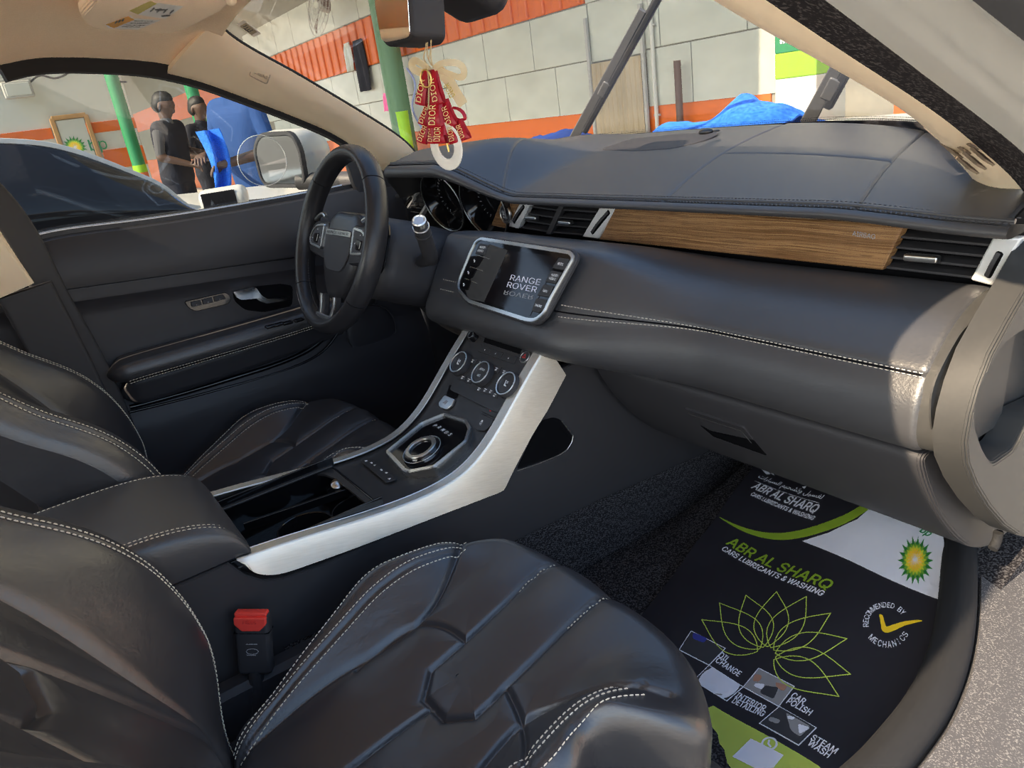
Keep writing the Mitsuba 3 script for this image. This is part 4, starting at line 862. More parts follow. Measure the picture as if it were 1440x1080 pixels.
for s in (-1, 1):
    pod = A([(.074, .030), (.118, .026), (.140, .012), (.150, -.004), (.140, -.018), (.076, -.024)]) * A([s, 1])
    pod = pod if s > 0 else pod[::-1]
    sp = obj(sw + '__spoke', prism(rpoly(A([(.06, .036), (.14, .034), (.165, .016), (.168, -.016), (.150, -.034), (.06, -.045)])[::s] * A([s, 1]), .01), .016, WM, .004, -.018), 'leather_rim', 40)
    g = Polygon(rpoly(pod, .008)).buffer(0)
    obj(sp + '__silver_frame', prism(g.difference(g.buffer(-.0045)), .006, WM, .0018, -.002), 'satin_silver', 40, 'silver frame round the thumb buttons')
    obj(sp + '__button_pad', prism(g.buffer(-.0045), .004, WM, .001, -.002), 'plastic_dark', 40)
    obj(sp + '__thumb_button', prism(rpoly(A([(.098, .008), (.122, .006), (.118, -.012), (.102, -.012)])[::s] * A([s, 1]), .003), .003, WM, .001, .002), 'piano_black', 40)
    for (x_, y_) in ((.110, .016), (.110, -.018), (.090, .0), (.132, -.003)): obj(sp + '__symbol', prism(circ(6, .0016) + A([x_ * s, y_]), .0003, WM, z0=.002), 'mark_white', False)
    q = [wp(s * .094, .044, -.006), wp(s * .112, .050, -.006), wp(s * .130, .046, -.006), wp(s * .150, .036, -.006)]
    obj(sp + '__upper_trim', tube(spline(q, 20), .0045, 8), 'satin_silver', True, 'silver trim above the spoke')
    pd = obj(sw + '__shift_paddle', prism(rpoly(A([(.09, .05), (.125, .055), (.14, .03), (.14, -.03), (.125, -.05), (.09, -.04)])[::s] * A([s, 1]), .01), .005, WM, .0015, -.045), 'satin_silver' if 0 else 'piano_black', 40)
    # lower prongs
    pr = [wp(s * .030, -.112, -.004), wp(s * .030, -.130, -.006), wp(s * .026, -.148, -.006), wp(s * .022, -.168, -.002)]
    lp = obj(sw + '__lower_prong', sweep(rpoly([(-.009, -.007), (.009, -.007), (.009, .007), (-.009, .007)], .004), spline(pr, 20), WM[:3, 2]), 'plastic_dark', 50)
    pr2 = [p + WM[:3, 2] * .0075 + WM[:3, 0] * s * .004 for p in pr]
    obj(lp + '__silver_strip', sweep(rpoly([(-.0045, -.002), (.0045, -.002), (.0045, .002), (-.0045, .002)], .0015), spline(pr2, 20), WM[:3, 2]), 'satin_silver', 50, 'silver strip')
obj(sw + '__lower_bridge', sweep(rpoly([(-.006, -.004), (.006, -.004), (.006, .005), (-.006, .005)], .003), wld(WM, [(x, -.1565 + .10 * x * x, .004) for x in np.linspace(-.034, .034, 12)]), WM[:3, 2]), 'satin_silver', 50)
col = thing('steering_column', 'black steering column cowl with a control stalk on its right', 'steering column')
cM = WM @ frame((0, -.02, -.06), (1, 0, 0), (0, 1, 0))
L = []
for s, z in ((.75, .0), (.95, -.008), (1.0, -.03), (1.04, -.09), (1.02, -.16), (.98, -.26)):
    L.append([(.105 * s * math.copysign(abs(math.cos(a)) ** .7, math.cos(a)), .085 * s * math.copysign(abs(math.sin(a)) ** .7, math.sin(a)) - .0, z) for a in np.linspace(0, 2 * np.pi, 49)[:-1]])
L = [[(0, 0, L[0][0][2])] * 48] + L
obj(col + '__cowl', mv(grid(L, cv=True), cM), 'plastic_dark', 60)
tip, root = at(590, 313, x=.075), at(606, 362, x=.115)
d_ = unit(tip - root)
stalk = obj(col + '__stalk', tube(np.vstack([[root + A([.0, .045, -.012])], [root], resample([root, tip], 12)[1:]]), [.012, .016, *np.linspace(.0155, .0135, 11)], 24), 'plastic_dark', 50)
SM = frame(tip, np.cross(d_, (0, 0, 1)), np.cross(d_, np.cross(d_, (0, 0, 1))))
SM = SM if SM[:3, 2] @ d_ > 0 else SM @ np.diag([1, -1, -1, 1.0])
obj(stalk + '__silver_end', lathe([(0, .006), (.009, .006), (.011, .008), (.0135, .006), (.0138, -.004), (.0125, -.004)], SM, 32), 'satin_silver', 40, 'silver end button')
for z in (-.013, -.033): obj(stalk + '__ring', ring(.0160, .012, .003, SM @ frame((0, 0, z), (1, 0, 0), (0, 1, 0)), 32, .0006), 'plastic_dark' if z < -.03 else 'satin_silver', 40)
tip2, root2 = WC + A([.10, .17, .02]), WC + A([.12, .06, -.02])
obj(col + '__stalk', tube(resample([root2, tip2], 10), np.linspace(.013, .010, 10), 16), 'plastic_dark', 50)
# ------------------------------------------------------------------ front seats
def surfhit(px, py, zf, p0=None):
    z = .62
    for _ in range(30):
        p = at(px, py, z=z); z = .5 * z + .5 * float(zf(p[0], p[1]))
    return p
YC = -.400
def c_top(x, d):
    x, d = A(x, float), np.abs(A(d, float))
    z = .600 + .25 * (x + .30) - .9 * np.maximum(0, x + .17) ** 2
    f = sstep(-.09, -.23, x)
    z = z + .052 * f * sstep(.115, .215, d) - .006 * (1 - sstep(0, .12, d)) * sstep(-.1, -.3, x)
    return z
ctop_xy = lambda x, y: c_top(x, y - YC)
sx_ = lambda L: A([surfhit(*p, ctop_xy)[:2] for p in L])
SEAM = {
    'stripeL': [(813, 767), (800, 775), (757, 798), (709, 843), (662, 887), (605, 937), (595, 977), (623, 1007), (667, 1002), (689, 982), (710, 960), (770, 902), (833, 843), (862, 824), (890, 817)],
    'arcL': [(500, 935), (535, 905), (580, 876), (605, 872), (630, 879), (652, 894)],
    'arcR': [(712, 962), (733, 1010), (738, 1045), (736, 1080)],
    'mid': [(603, 992), (560, 1022), (487, 1078)],
    'groove': [(330, 1065), (400, 1000), (480, 940), (545, 902), (590, 868), (618, 830), (640, 780), (648, 756)],
}
SEAM = {k: spline(np.hstack([sx_(v), np.zeros((len(v), 1))]), 60)[:, :2] if k not in ('stripeL',) else sx_(v) for k, v in SEAM.items()}
# the far bolster mirrors the near one about the seat's middle line
SEAM['grooveR'] = np.stack([SEAM['groove'][:, 0], YC - (SEAM['groove'][:, 1] - YC) * (1 + .25 * sstep(-.25, -.12, SEAM['groove'][:, 0]))], 1)
dseam = A([surfhit(*p, ctop_xy)[:2] for p in ((327, 1048), (400, 955), (480, 868), (520, 826), (560, 795), (600, 776), (645, 762))])
dseam = spline(np.hstack([dseam - A([0, .008]), np.zeros((7, 1))]), 80)[:, :2]
edge_s = A([surfhit(*p, ctop_xy)[:2] for p in ((322, 1035), (400, 931), (480, 831), (520, 791), (570, 766), (620, 753), (650, 750))])
edge_s = spline(np.hstack([edge_s, np.zeros((7, 1))]), 80)[:, :2]
_o = [(x, y - YC + .004) for x, y in edge_s[::8]]
_o = [(-.575, 0), (-.572, .10), (_o[0][0] - .02, _o[0][1] - .035)] + _o + [(-.088, .170), (-.066, .11), (-.056, .05)]
_r = [(-.056, -.06), (-.058, -.13), (-.074, -.200), (-.105, -.250), (-.15, -.276)] + [(x, -d - .004) for x, d in _o[:0:-1] if x < -.19]
_o = spline([(x, d, 0) for x, d in _o + [(-.054, 0)] + _r], 460, True)[:, :2]
def outline_c(th): return resample(np.vstack([_o, _o[:1]]), len(th) + 1)[:-1]
def seam_depth(pts, lines, w=.0034, dp=.0055):
    g = np.zeros(len(pts))
    for l in lines: g = np.maximum(g, np.exp(-(polydist(pts, l) / w) ** 2))
    return g * dp
def panels(holder, V, F, seamd, mat_, name='panel', minf=400, labs={}):
    """the mesh parted along its seams; every panel a part"""
    ok = (seamd < .0035)[F].all(1)
    adj = trimesh.graph.face_adjacency(F)
    keep = ok[adj].all(1)
    comp = trimesh.graph.connected_component_labels(adj[keep], len(F))
    from scipy.spatial import cKDTree
    cen = V[F].mean(1); ids, cnt = np.unique(comp[ok], return_counts=True)
    big = ids[cnt >= minf]; isb = ok & np.isin(comp, big)
    t = cKDTree(cen[isb]); comp[~isb] = comp[isb][t.query(cen[~isb])[1]]
    full = trimesh.Trimesh(V, F, process=False); N = full.vertex_normals.copy()
    for c_ in sorted(big, key=lambda b: -np.sum(comp == b)):
        f = F[comp == c_]; u, inv = np.unique(f, return_inverse=True)
        k = key(f'{holder}__{name}'); m = trimesh.Trimesh(V[u], inv.reshape(-1, 3), process=False)
        path = meshkit.write_ply(m, False, normals=N[u])
        scene[k] = {'type': 'ply', 'filename': path, 'face_normals': False, 'bsdf': {'type': 'ref', 'id': mat_}}
def make_seat(t):
    # cushion
    nth, nr = 460, 150
    th = np.linspace(0, 2 * np.pi, nth, endpoint=False); O = outline_c(th)
    rr = np.concatenate([[.0005], np.linspace(0.012, .90, 110), np.linspace(.905, 1.0, 40)])
    ctr = A([-.265, 0])
    XY = ctr + rr[:, None, None] * (O - ctr)[None]
    X, D = XY[..., 0], XY[..., 1]
    Z = c_top(X, D)
    R_ = .032
    dist = (1 - rr)[:, None] * np.linalg.norm(O - ctr, axis=1)[None]
    Z = Z - R_ * (1 - np.sqrt(1 - np.clip((R_ - dist) / R_, 0, 1) ** 2))
    pts = np.stack([X, D + YC], -1).reshape(-1, 2)
    g = seam_depth(pts, SEAM.values()).reshape(X.shape)
    g2 = seam_depth(pts, [dseam, np.stack([dseam[:, 0], YC - (dseam[:, 1] - YC) * (1 + .20 * sstep(-.25, -.12, dseam[:, 0]))], 1)], .0026, .0026).reshape(X.shape)
    puff = np.zeros(len(pts)) + 9.0
    for l in SEAM.values(): puff = np.minimum(puff, polydist(pts, l))
    Z = Z - g - g2 - .007 * np.exp(-puff.reshape(X.shape) / .016)
    Vt = np.stack([X, D + YC, Z], -1)
    sk = [np.stack([O[:, 0] + .0 * zz, O[:, 1] * (1 - .04 * zz) + YC, Z[-1] - .11 * zz], -1) for zz in (.15, .4, .7, 1.0)]
    Vt = np.concatenate([Vt, A(sk)]); G = grid(Vt, cv=True)
    V, F = A(G.vertices), A(G.faces)
    cap = len(V); V = np.vstack([V, Vt[0].mean(0)]); F = np.vstack([F, [[cap, (i + 1) % nth, i] for i in range(nth)]])
    if np.cross(V[F[5000, 1]] - V[F[5000, 0]], V[F[5000, 2]] - V[F[5000, 0]])[2] < 0: F = F[:, ::-1]
    sd = np.concatenate([g.ravel(), np.zeros(len(V) - g.size)])
    panels(t + '__cushion', V, F, sd, 'leather_seat')
    topn = lambda q: np.stack([q[:, 0], q[:, 1], c_top(q[:, 0], q[:, 1] - YC)], 1)
    def nrm(q):
        e = 1e-3; dx = (c_top(q[:, 0] + e, q[:, 1] - YC) - c_top(q[:, 0] - e, q[:, 1] - YC)) / (2 * e); dy = (c_top(q[:, 0], q[:, 1] - YC + e) - c_top(q[:, 0], q[:, 1] - YC - e)) / (2 * e)
        n = np.stack([-dx, -dy, np.ones(len(q))], 1); return n / np.linalg.norm(n, axis=1, keepdims=True)
    from scipy.interpolate import LinearNDInterpolator
    zint = LinearNDInterpolator(pts[::2], Z.ravel()[::2], fill_value=.55)
    def lift(q):
        """height on the rounded surface, by nearest vertex"""
        return np.stack([q[:, 0], q[:, 1], zint(q)], 1)
    for side in (1, -1):
        mir = lambda q: q if side == 1 else np.stack([q[:, 0], YC - (q[:, 1] - YC) * (1 + .20 * sstep(-.25, -.12, q[:, 0]))], 1)
        gq = np.gradient(dseam, axis=0); gq /= np.linalg.norm(gq, axis=1, keepdims=True); pn = np.stack([-gq[:, 1], gq[:, 0]], 1)
        for o in (-.0062, .0062):
            q = mir(dseam + pn * o)[:None if side > 0 else -6]; obj(t + '__cushion__stitching', stitch(lift(q) + A([0, 0, .0006]), nrm(q), .0062, .0044, .0007), 'thread', False, kind='stuff')
        q = mir(edge_s * A([1, 1]) - np.stack([.002 + 0 * edge_s[:, 0], .007 + 0 * edge_s[:, 0]], 1))[:None if side > 0 else -10]; obj(t + '__cushion__stitching', stitch(lift(q) + A([0, 0, .0012]), nrm(q) + A([0, .5 * side, 0]), .0062, .0044, .0007), 'thread', False, kind='stuff')
    s_ = SEAM['stripeL']; s_ = resample(s_, 200)
    for part in (s_[:34], s_[166:]):
        q = part; obj(t + '__cushion__stitching', stitch(lift(q) + A([0, 0, .0012]), nrm(q), .0055, .0032, .0007), 'thread', False, kind='stuff')
    # base and valance
    obj(t + '__base', rbox((.50, .46, .10), .03, (-.31, YC, .455)), 'plastic_dark', 40)
    obj(t + '__side_valance', prism(rpoly([(-.56, .44), (-.12, .44), (-.085, .50), (-.10, .555), (-.17, .57), (-.56, .575)], .03), .03, Mxz(YC - .248), .008), 'plastic_dark', 40)
    obj(t + '__side_valance', prism(rpoly([(-.56, .44), (-.12, .44), (-.085, .50), (-.10, .535), (-.17, .55), (-.56, .555)], .03), .03, Mxz(YC + .268), .008), 'plastic_dark', 40)
    # backrest: lateral a, s up the reclined plane, h forwards
    U, Nn, O3 = unit((-.482, 0, .876)), unit((.876, 0, .482)), A([-.475, YC, .53])
    aa = np.linspace(-1, 1, 301); ss = np.linspace(-.03, .70, 330)
    Aa, Ss = np.meshgrid(aa, ss)
    wid = .268 - .02 * sstep(.0, -.03, Ss) - .10 * sstep(.50, .70, Ss) ** 2 - .05 * sstep(.10, -.03, Ss)
    a_ = Aa * wid; da = np.abs(a_)
    crest = np.interp(ss, [-.03, .05, .106, .182, .252, .312, .363, .40, .5, .7], [.0, .016, .0355, .0636, .0757, .072, .058, .042, .020, .008])
    crest = ndimage.gaussian_filter1d(crest, 9)
    H = crest[:, None] * sstep(.105, .205, da) - .010 * (1 - sstep(0, .10, da)) + .008 * np.sin(np.clip(Ss / .6, 0, 1) * np.pi)
    ed = (1 - np.abs(Aa)) * wid; R2_ = .045
    H = H - .050 * sstep(.14, -.02, Ss)
    H = H - R2_ * (1 - np.sqrt(1 - np.clip((R2_ - ed) / R2_, 0, 1) ** 2))
    et = .70 - Ss; H = H - .08 * (1 - np.sqrt(1 - np.clip((.08 - et) / .08, 0, 1) ** 2))
    P2 = np.stack([a_, Ss], -1).reshape(-1, 2)
    hexa = A([(.0, .325), (.040, .345), (.052, .385), (.042, .44), (.032, .64), (-.032, .64), (-.042, .44), (-.052, .385), (-.040, .345), (.0, .325)])
    crs = spline([(.092, -.02, 0), (.100, .08, 0), (.112, .18, 0), (.125, .30, 0), (.130, .42, 0), (.115, .66, 0)], 60)[:, :2]
    low = spline([(.050, .37, 0), (.068, .25, 0), (.085, .12, 0), (.096, .04, 0)], 40)[:, :2]
    L2 = [hexa, crs, crs * A([-1, 1]), low, low * A([-1, 1])]
    g = seam_depth(P2, L2, .0045, .007); pf = np.zeros(len(P2)) + 9.0
    for l in L2: pf = np.minimum(pf, polydist(P2, l))
    ds = spline([(.185, .0, 0), (.202, .08, 0), (.207, .2, 0), (.205, .34, 0), (.198, .48, 0), (.15, .655, 0)], 90)[:, :2]
    g2 = seam_depth(P2, [ds, ds * A([-1, 1]) - A([.034, 0])], .0026, .0026)
    H = H - (g + g2 + .009 * np.exp(-pf / .016)).reshape(H.shape)
    V3 = O3 + a_[..., None] * A([0, 1, 0]) + Ss[..., None] * U + H[..., None] * Nn
    back = O3 + (a_ * .94)[..., None] * A([0, 1, 0]) + Ss[..., None] * U - (.055 + .0 * H)[..., None] * Nn
    front = grid(V3); V, F = A(front.vertices), A(front.faces)
    if np.dot(np.cross(V[F[9000, 1]] - V[F[9000, 0]], V[F[9000, 2]] - V[F[9000, 0]]), Nn) < 0: F = F[:, ::-1]
    panels(t + '__backrest', V, F, g, 'leather_seat')
    rim = lambda k: np.concatenate([k[:, 0], k[-1, 1:], k[::-1, -1][1:], k[0, ::-1][1:]])
    sh = cat(grid(back), grid(np.stack([rim(V3), rim(back)], 1)))
    obj(t + '__backrest__shell', sh, 'leather_seat', 40)
    Hh = H.reshape(len(ss), len(aa))
    def bp(q):
        wi = np.interp(q[:, 1], ss, wid[:, 0]); u = q[:, 0] / wi
        h = ndimage.map_coordinates(Hh, [np.interp(q[:, 1], ss, np.arange(len(ss))), np.interp(u, aa, np.arange(len(aa)))], order=1)
        return O3 + q[:, :1] * A([0, 1, 0]) + q[:, 1:] * U + h[:, None] * Nn
    for side in (1, -1):
        for o in (-.007, .007):
            q = ds * A([side, 1]) + A([o - (.034 if side < 0 else 0), 0]); e = 2e-3
            p = bp(q); ta = bp(q + A([e, 0])) - bp(q - A([e, 0])); ts = bp(q + A([0, e])) - bp(q - A([0, e])); n = np.cross(ta, ts); n /= np.linalg.norm(n, axis=1, keepdims=True); n *= np.sign(n @ Nn)[:, None]
            obj(t + '__backrest__stitching', stitch(p + n * .0012, n, .0062, .0044, .0007), 'thread', False, kind='stuff')
    # head restraint
    hc = O3 + U * .80 + Nn * .0
    obj(t + '__head_restraint', mv(rbox((.26, .17, .09), .04, (0, 0, 0), 16), frame(hc, (0, -1, 0), U)), 'leather_seat', 60)
    for s in (-1, 1): obj(t + '__head_post', tube([hc + A([0, .06 * s, 0]) - U * .16, hc + A([0, .06 * s, 0])], .006, 10), 'satin_silver', True)
ps = thing('passenger_seat', 'black stitched leather front passenger seat nearest the viewer, filling the lower left', 'car seat', 'front car seats')
make_seat(ps)
dsx = np.eye(4); dsx[:3, 3] = (.055, .788, .0)
tag('driver_seat', 'black stitched leather driver seat beyond the centre console, below the steering wheel', 'car seat', 'front car seats')
dup(ps, 'driver_seat', dsx)
# ------------------------------------------------------------------ belt buckle
bk = thing('belt_buckle', 'black seat belt buckle with a red release button beside the passenger seat', 'belt buckle')
bc = at(358, 903, y=-.150); Bm = frame(bc, ROT[0], (.22, .08, 1)); Bm = Bm if Bm[2, 1] > 0 else Bm @ np.diag([1, -1, -1, 1.0])
obj(bk + '__housing', mv(rbox((.047, .088, .020), .006), Bm), 'plastic_dark', 40)
obj(bk + '__housing_seam', mv(rbox((.0475, .0012, .0205), .0004, (0, .018, 0)), Bm), 'void_black', False)
rb = obj(bk + '__release_button', prism(rpoly([(-.0215, .042), (.0215, .042), (.0215, .032), (.012, .0225), (-.012, .0225), (-.0215, .032)], .002), .006, Bm, .0015, .0075), 'button_red', 40, 'red release button')
obj(bk + '__button_top', mv(rbox((.043, .006, .014), .002, (0, .0445, .003)), Bm), 'button_red', 40, 'red top of the button')
obj(rb + '__lettering', text('PRESS', .0042, Bm @ frame((0, .036, .0135), (1, 0, 0), (0, 1, 0)), .0003), 'leaf_dark' if 0 else 'mark_red', False)
obj(bk + '__moulded_mark', cat(tube(wld(Bm, np.hstack([circ(24, .008, .5) + A([0, -.008]), np.full((24, 1), .0102)])), .0005, 5, True), *[prism(A([(-.008, 0), (.008 - .004 * k, 0), (.008 - .004 * k, .0012), (-.008, .0012)]) + A([0, .002 - .016 * k]), .0004, Bm, z0=.0099) for k in (0, 1)]), 'mark_grey', False)
obj(bk + '__stalk', tube([wld(Bm, (0, -.04, 0))[0], wld(Bm, (-.01, -.14, 0))[0]], .011, 10), 'plastic_dark', 40)
# ------------------------------------------------------------------ driver's door
dd = thing('driver_door', 'black driver door panel with chrome handle, stitched armrest and round speaker', 'car door')
beltz = lambda x: np.interp(x, bl[:, 0], bl[:, 2])
crz = lambda x: 1.005 - .092 * (x + .508)
def dy(x, z):
    zb, zc = beltz(x), crz(x)
    if z > zb - .012: return .715 - .0 * (z - zb)
    if z > zc: t = (zb - z) / (zb - zc); return .700 - .018 * math.sin(t * 2.2) - .006 * t
    if z > zc - .030: return .690 if z < zc - .003 else .697
    if z > .74: t = min(1, (zc - .030 - z) / .02); return .690 + .012 * t
    t = np.clip((.74 - z) / .06, 0, 1); return .702 - .035 * t * (1 - .3 * np.clip((z - .42) / .3, 0, 1))
xs_d = np.linspace(-.66, .315, 70); P = []
for x in xs_d:
    zb, zc = beltz(x), crz(x)
    zs = np.concatenate([[zb + .004, zb + .001, zb - .008, zb - .0125], np.linspace(zb - .02, zc + .002, 14), [zc, zc - .0028, zc - .0032], np.linspace(zc - .006, zc - .029, 5), np.linspace(zc - .031, .742, 14), np.linspace(.735, .43, 14)])
    P.append([(x, dy(x, z) + (.03 if i == 0 else 0), z) for i, z in enumerate(zs)])
obj(dd + '__panel', grid(P), 'plastic_door', 40)
obj(dd + '__window_strip', tube(A([(p[0], p[1] - .003, p[2] + .002) for p in bl]), .0028, 8), 'satin_silver', True, 'thin bright strip along the window sill')
obj(dd + '__lower_trim', tube(spline([at(x, y, y=.688) for x, y in ((183, 573), (260, 552), (330, 531), (400, 508), (440, 488), (462, 468))], 40), .006, 10), 'piano_black', True)
obj(dd + '__lower_trim', tube(spline([at(x, y, y=.686) for x, y in ((180, 580), (262, 560), (336, 540), (410, 517), (455, 493), (475, 468))], 40), .003, 10), 'satin_silver' if 0 else 'piano_black', True)
# armrest: pad over a deep pocket
pth = spline([(-.452, .668, .806), (-.43, .662, .812), (-.36, .658, .815), (-.2, .658, .815), (0, .664, .817), (.16, .69, .822)], 50)
scl = np.concatenate([np.sqrt(np.clip(np.linspace(0.04, 1, 7), 0, 1)), np.ones(43)])
am = obj(dd + '__armrest', sweep(rpoly([(-.045, -.020), (.040, -.020), (.047, -.002), (.040, .020), (-.045, .024)], .014), pth, (0, 0, 1), scale=scl), 'leather_dash', 50, 'padded stitched armrest')
pth2 = spline([(-.440, .690, .755), (-.40, .682, .757), (-.3, .682, .757), (-.1, .690, .760), (.08, .708, .77)], 40)
obj(am + '__pocket', sweep(rpoly([(-.03, -.038), (.020, -.030), (.030, .030), (-.03, .042)], .014), pth2, (0, 0, 1), scale=np.concatenate([np.sqrt(np.linspace(.05, 1, 6)), np.ones(34)])), 'plastic_door', 50)
for dz in (-.0155, -.0205):
    q = pth[6:46] + A([0, -.0455, dz]); obj(am + '__stitching', stitch(q, (0, -1, .1), .0062, .0044, .0008), 'thread', False, kind='stuff')
obj(am + '__welt', tube(pth[6:46] + A([0, -.044, -.018]), .002, 6), 'void_black', True)
for k, (x_, y_) in enumerate(((380, 459), (392, 456), (404, 454), (420, 450))):
    c_ = at(x_, y_, z=.838); obj(am + '__window_switch', rbox((.022, .016, .006), .002, c_, 8), 'piano_black', 40)
# handle, memory switches
DQ = Plane((-.1, .7005, .89), (1, 0, 0), (0, 0, 1))
obj(dd + '__switch_plate', DQ.prism([(259, 424), (318, 411), (326, 419), (322, 427), (276, 438), (266, 434)], .004, .001, 0, .006), 'piano_black', 40)
for q in ([(268, 425), (282, 422), (284, 429), (270, 432)], [(284, 421.5), (298, 418), (300, 425), (286, 428.5)], [(300, 417.5), (314, 414), (318, 420), (302, 424.5)]):
    b_ = obj(dd + '__memory_switch', DQ.prism(q, .003, .0008, .004, .001), 'plastic_dark', 40); obj(b_ + '__mark', prism(circ(8, .0013) + DQ.poly(q, .007).mean(0) - A([0, .003]), .0003, DQ.M, z0=.007), 'mark_grey', False)
obj(dd + '__handle_recess', DQ.prism([(327, 410), (358, 403), (395, 399), (412, 402), (411, 430), (372, 439), (345, 436), (330, 424)], .0015, 0, 0, .01), 'void_black', False)
hd = obj(dd + '__handle', DQ.prism([(329, 411), (357, 404.5), (361, 405), (369, 416), (378, 421), (408, 419), (409.5, 422), (376, 427), (366, 424), (362, 420), (340, 422), (334, 419)], .011, .003, .004, .003), 'chrome', 50, 'chrome door handle')
# speaker
sp_ = Plane((.16, .688, .72), (1, 0, 0), (0, 0, 1)); spc = sp_.uv(523, 465)
Msp = sp_.M @ frame((*spc, 0), (1, 0, 0), (0, 1, 0))
obj(dd + '__speaker_grille', lathe([(0, .006), (.055, .004), (.066, .0), (.066, -.01)], Msp, 56), 'plastic_door', 40, 'round speaker grille')
obj(dd + '__speaker_ring', tube(wld(Msp, np.hstack([circ(64, .068), np.full((64, 1), .001)])), .0018, 8, True), 'plastic_dark', True)
# sail panel in front of the window
SP = Plane((.2, .700, 1.1), (1, 0, 0), (0, 0, 1))
obj(dd + '__sail_panel', SP.prism([(487, 192), (530, 222), (566, 255), (578, 280), (560, 300), (520, 290), (497, 262), (486, 225)], .012, .003, -.006, .01), 'plastic_dark', 40)
# ------------------------------------------------------------------ driver's outside mirror
om = thing('wing_mirror', 'driver outside mirror with white cap, seen through the side window', 'wing mirror')
mo = at(395, 224, y=.93); mn = unit((-.93, -.36, .02)); MM = frame(mo, np.cross((0, 0, 1), mn), (0, 0, 1))
gl_ = rpoly([(-.085, -.058), (.075, -.066), (.082, .02), (.066, .055), (-.05, .062), (-.085, .03)], .03, 8)
obj(om + '__glass', prism(gl_, .003, MM, .001, .004), 'dull_mirror', False, 'mirror glass')
fu = loc(MM, on(388, 228, mo, mn))[:2]; obj(om + '__round_film', prism(circ(48, .044, 1.12) + fu, .0012, MM, 0, .0045), 'mirror_glass', False, 'bright round film stuck on the mirror glass')  # added brighter disc, stands in for the bright reflection in the mirror
gq_ = Polygon(gl_).buffer(.010)
obj(om + '__bezel', prism(gq_.difference(Polygon(gl_)), .014, MM, .003, -.004), 'plastic_dark', 40)
ro_ = A(gq_.exterior.coords)[:-1]
L = [[(*(p * s), z) for p in ro_] for s, z in ((1.0, -.004), (1.04, -.03), (1.0, -.065), (.86, -.10), (.6, -.125), (.2, -.137))]
obj(om + '__cap', mv(grid(L, cv=True), MM), 'paint_white', 50, 'white cap')
obj(om + '__arm', tube([mo + A([.02, -.04, -.06]), (.23, .765, 1.10)], .022, 12), 'plastic_dark', 40)
fd = thing('round_film', 'round clear film disc stuck on the driver window in front of the mirror', 'film disc')
FP = Plane((.03, .712, 1.15), (1, 0, 0), (0, 0, 1)); fc_ = FP.uv(369, 226)
Mfd = FP.M @ frame((*fc_, 0), (1, 0, 0), (0, 1, 0))
obj(fd + '__rim', tube(wld(Mfd, np.hstack([circ(64, .0555), np.full((64, 1), .001)])), .0008, 6, True), 'mark_white', True)
obj(fd + '__film', prism(circ(64, .055), .0003, Mfd), 'glass', False)

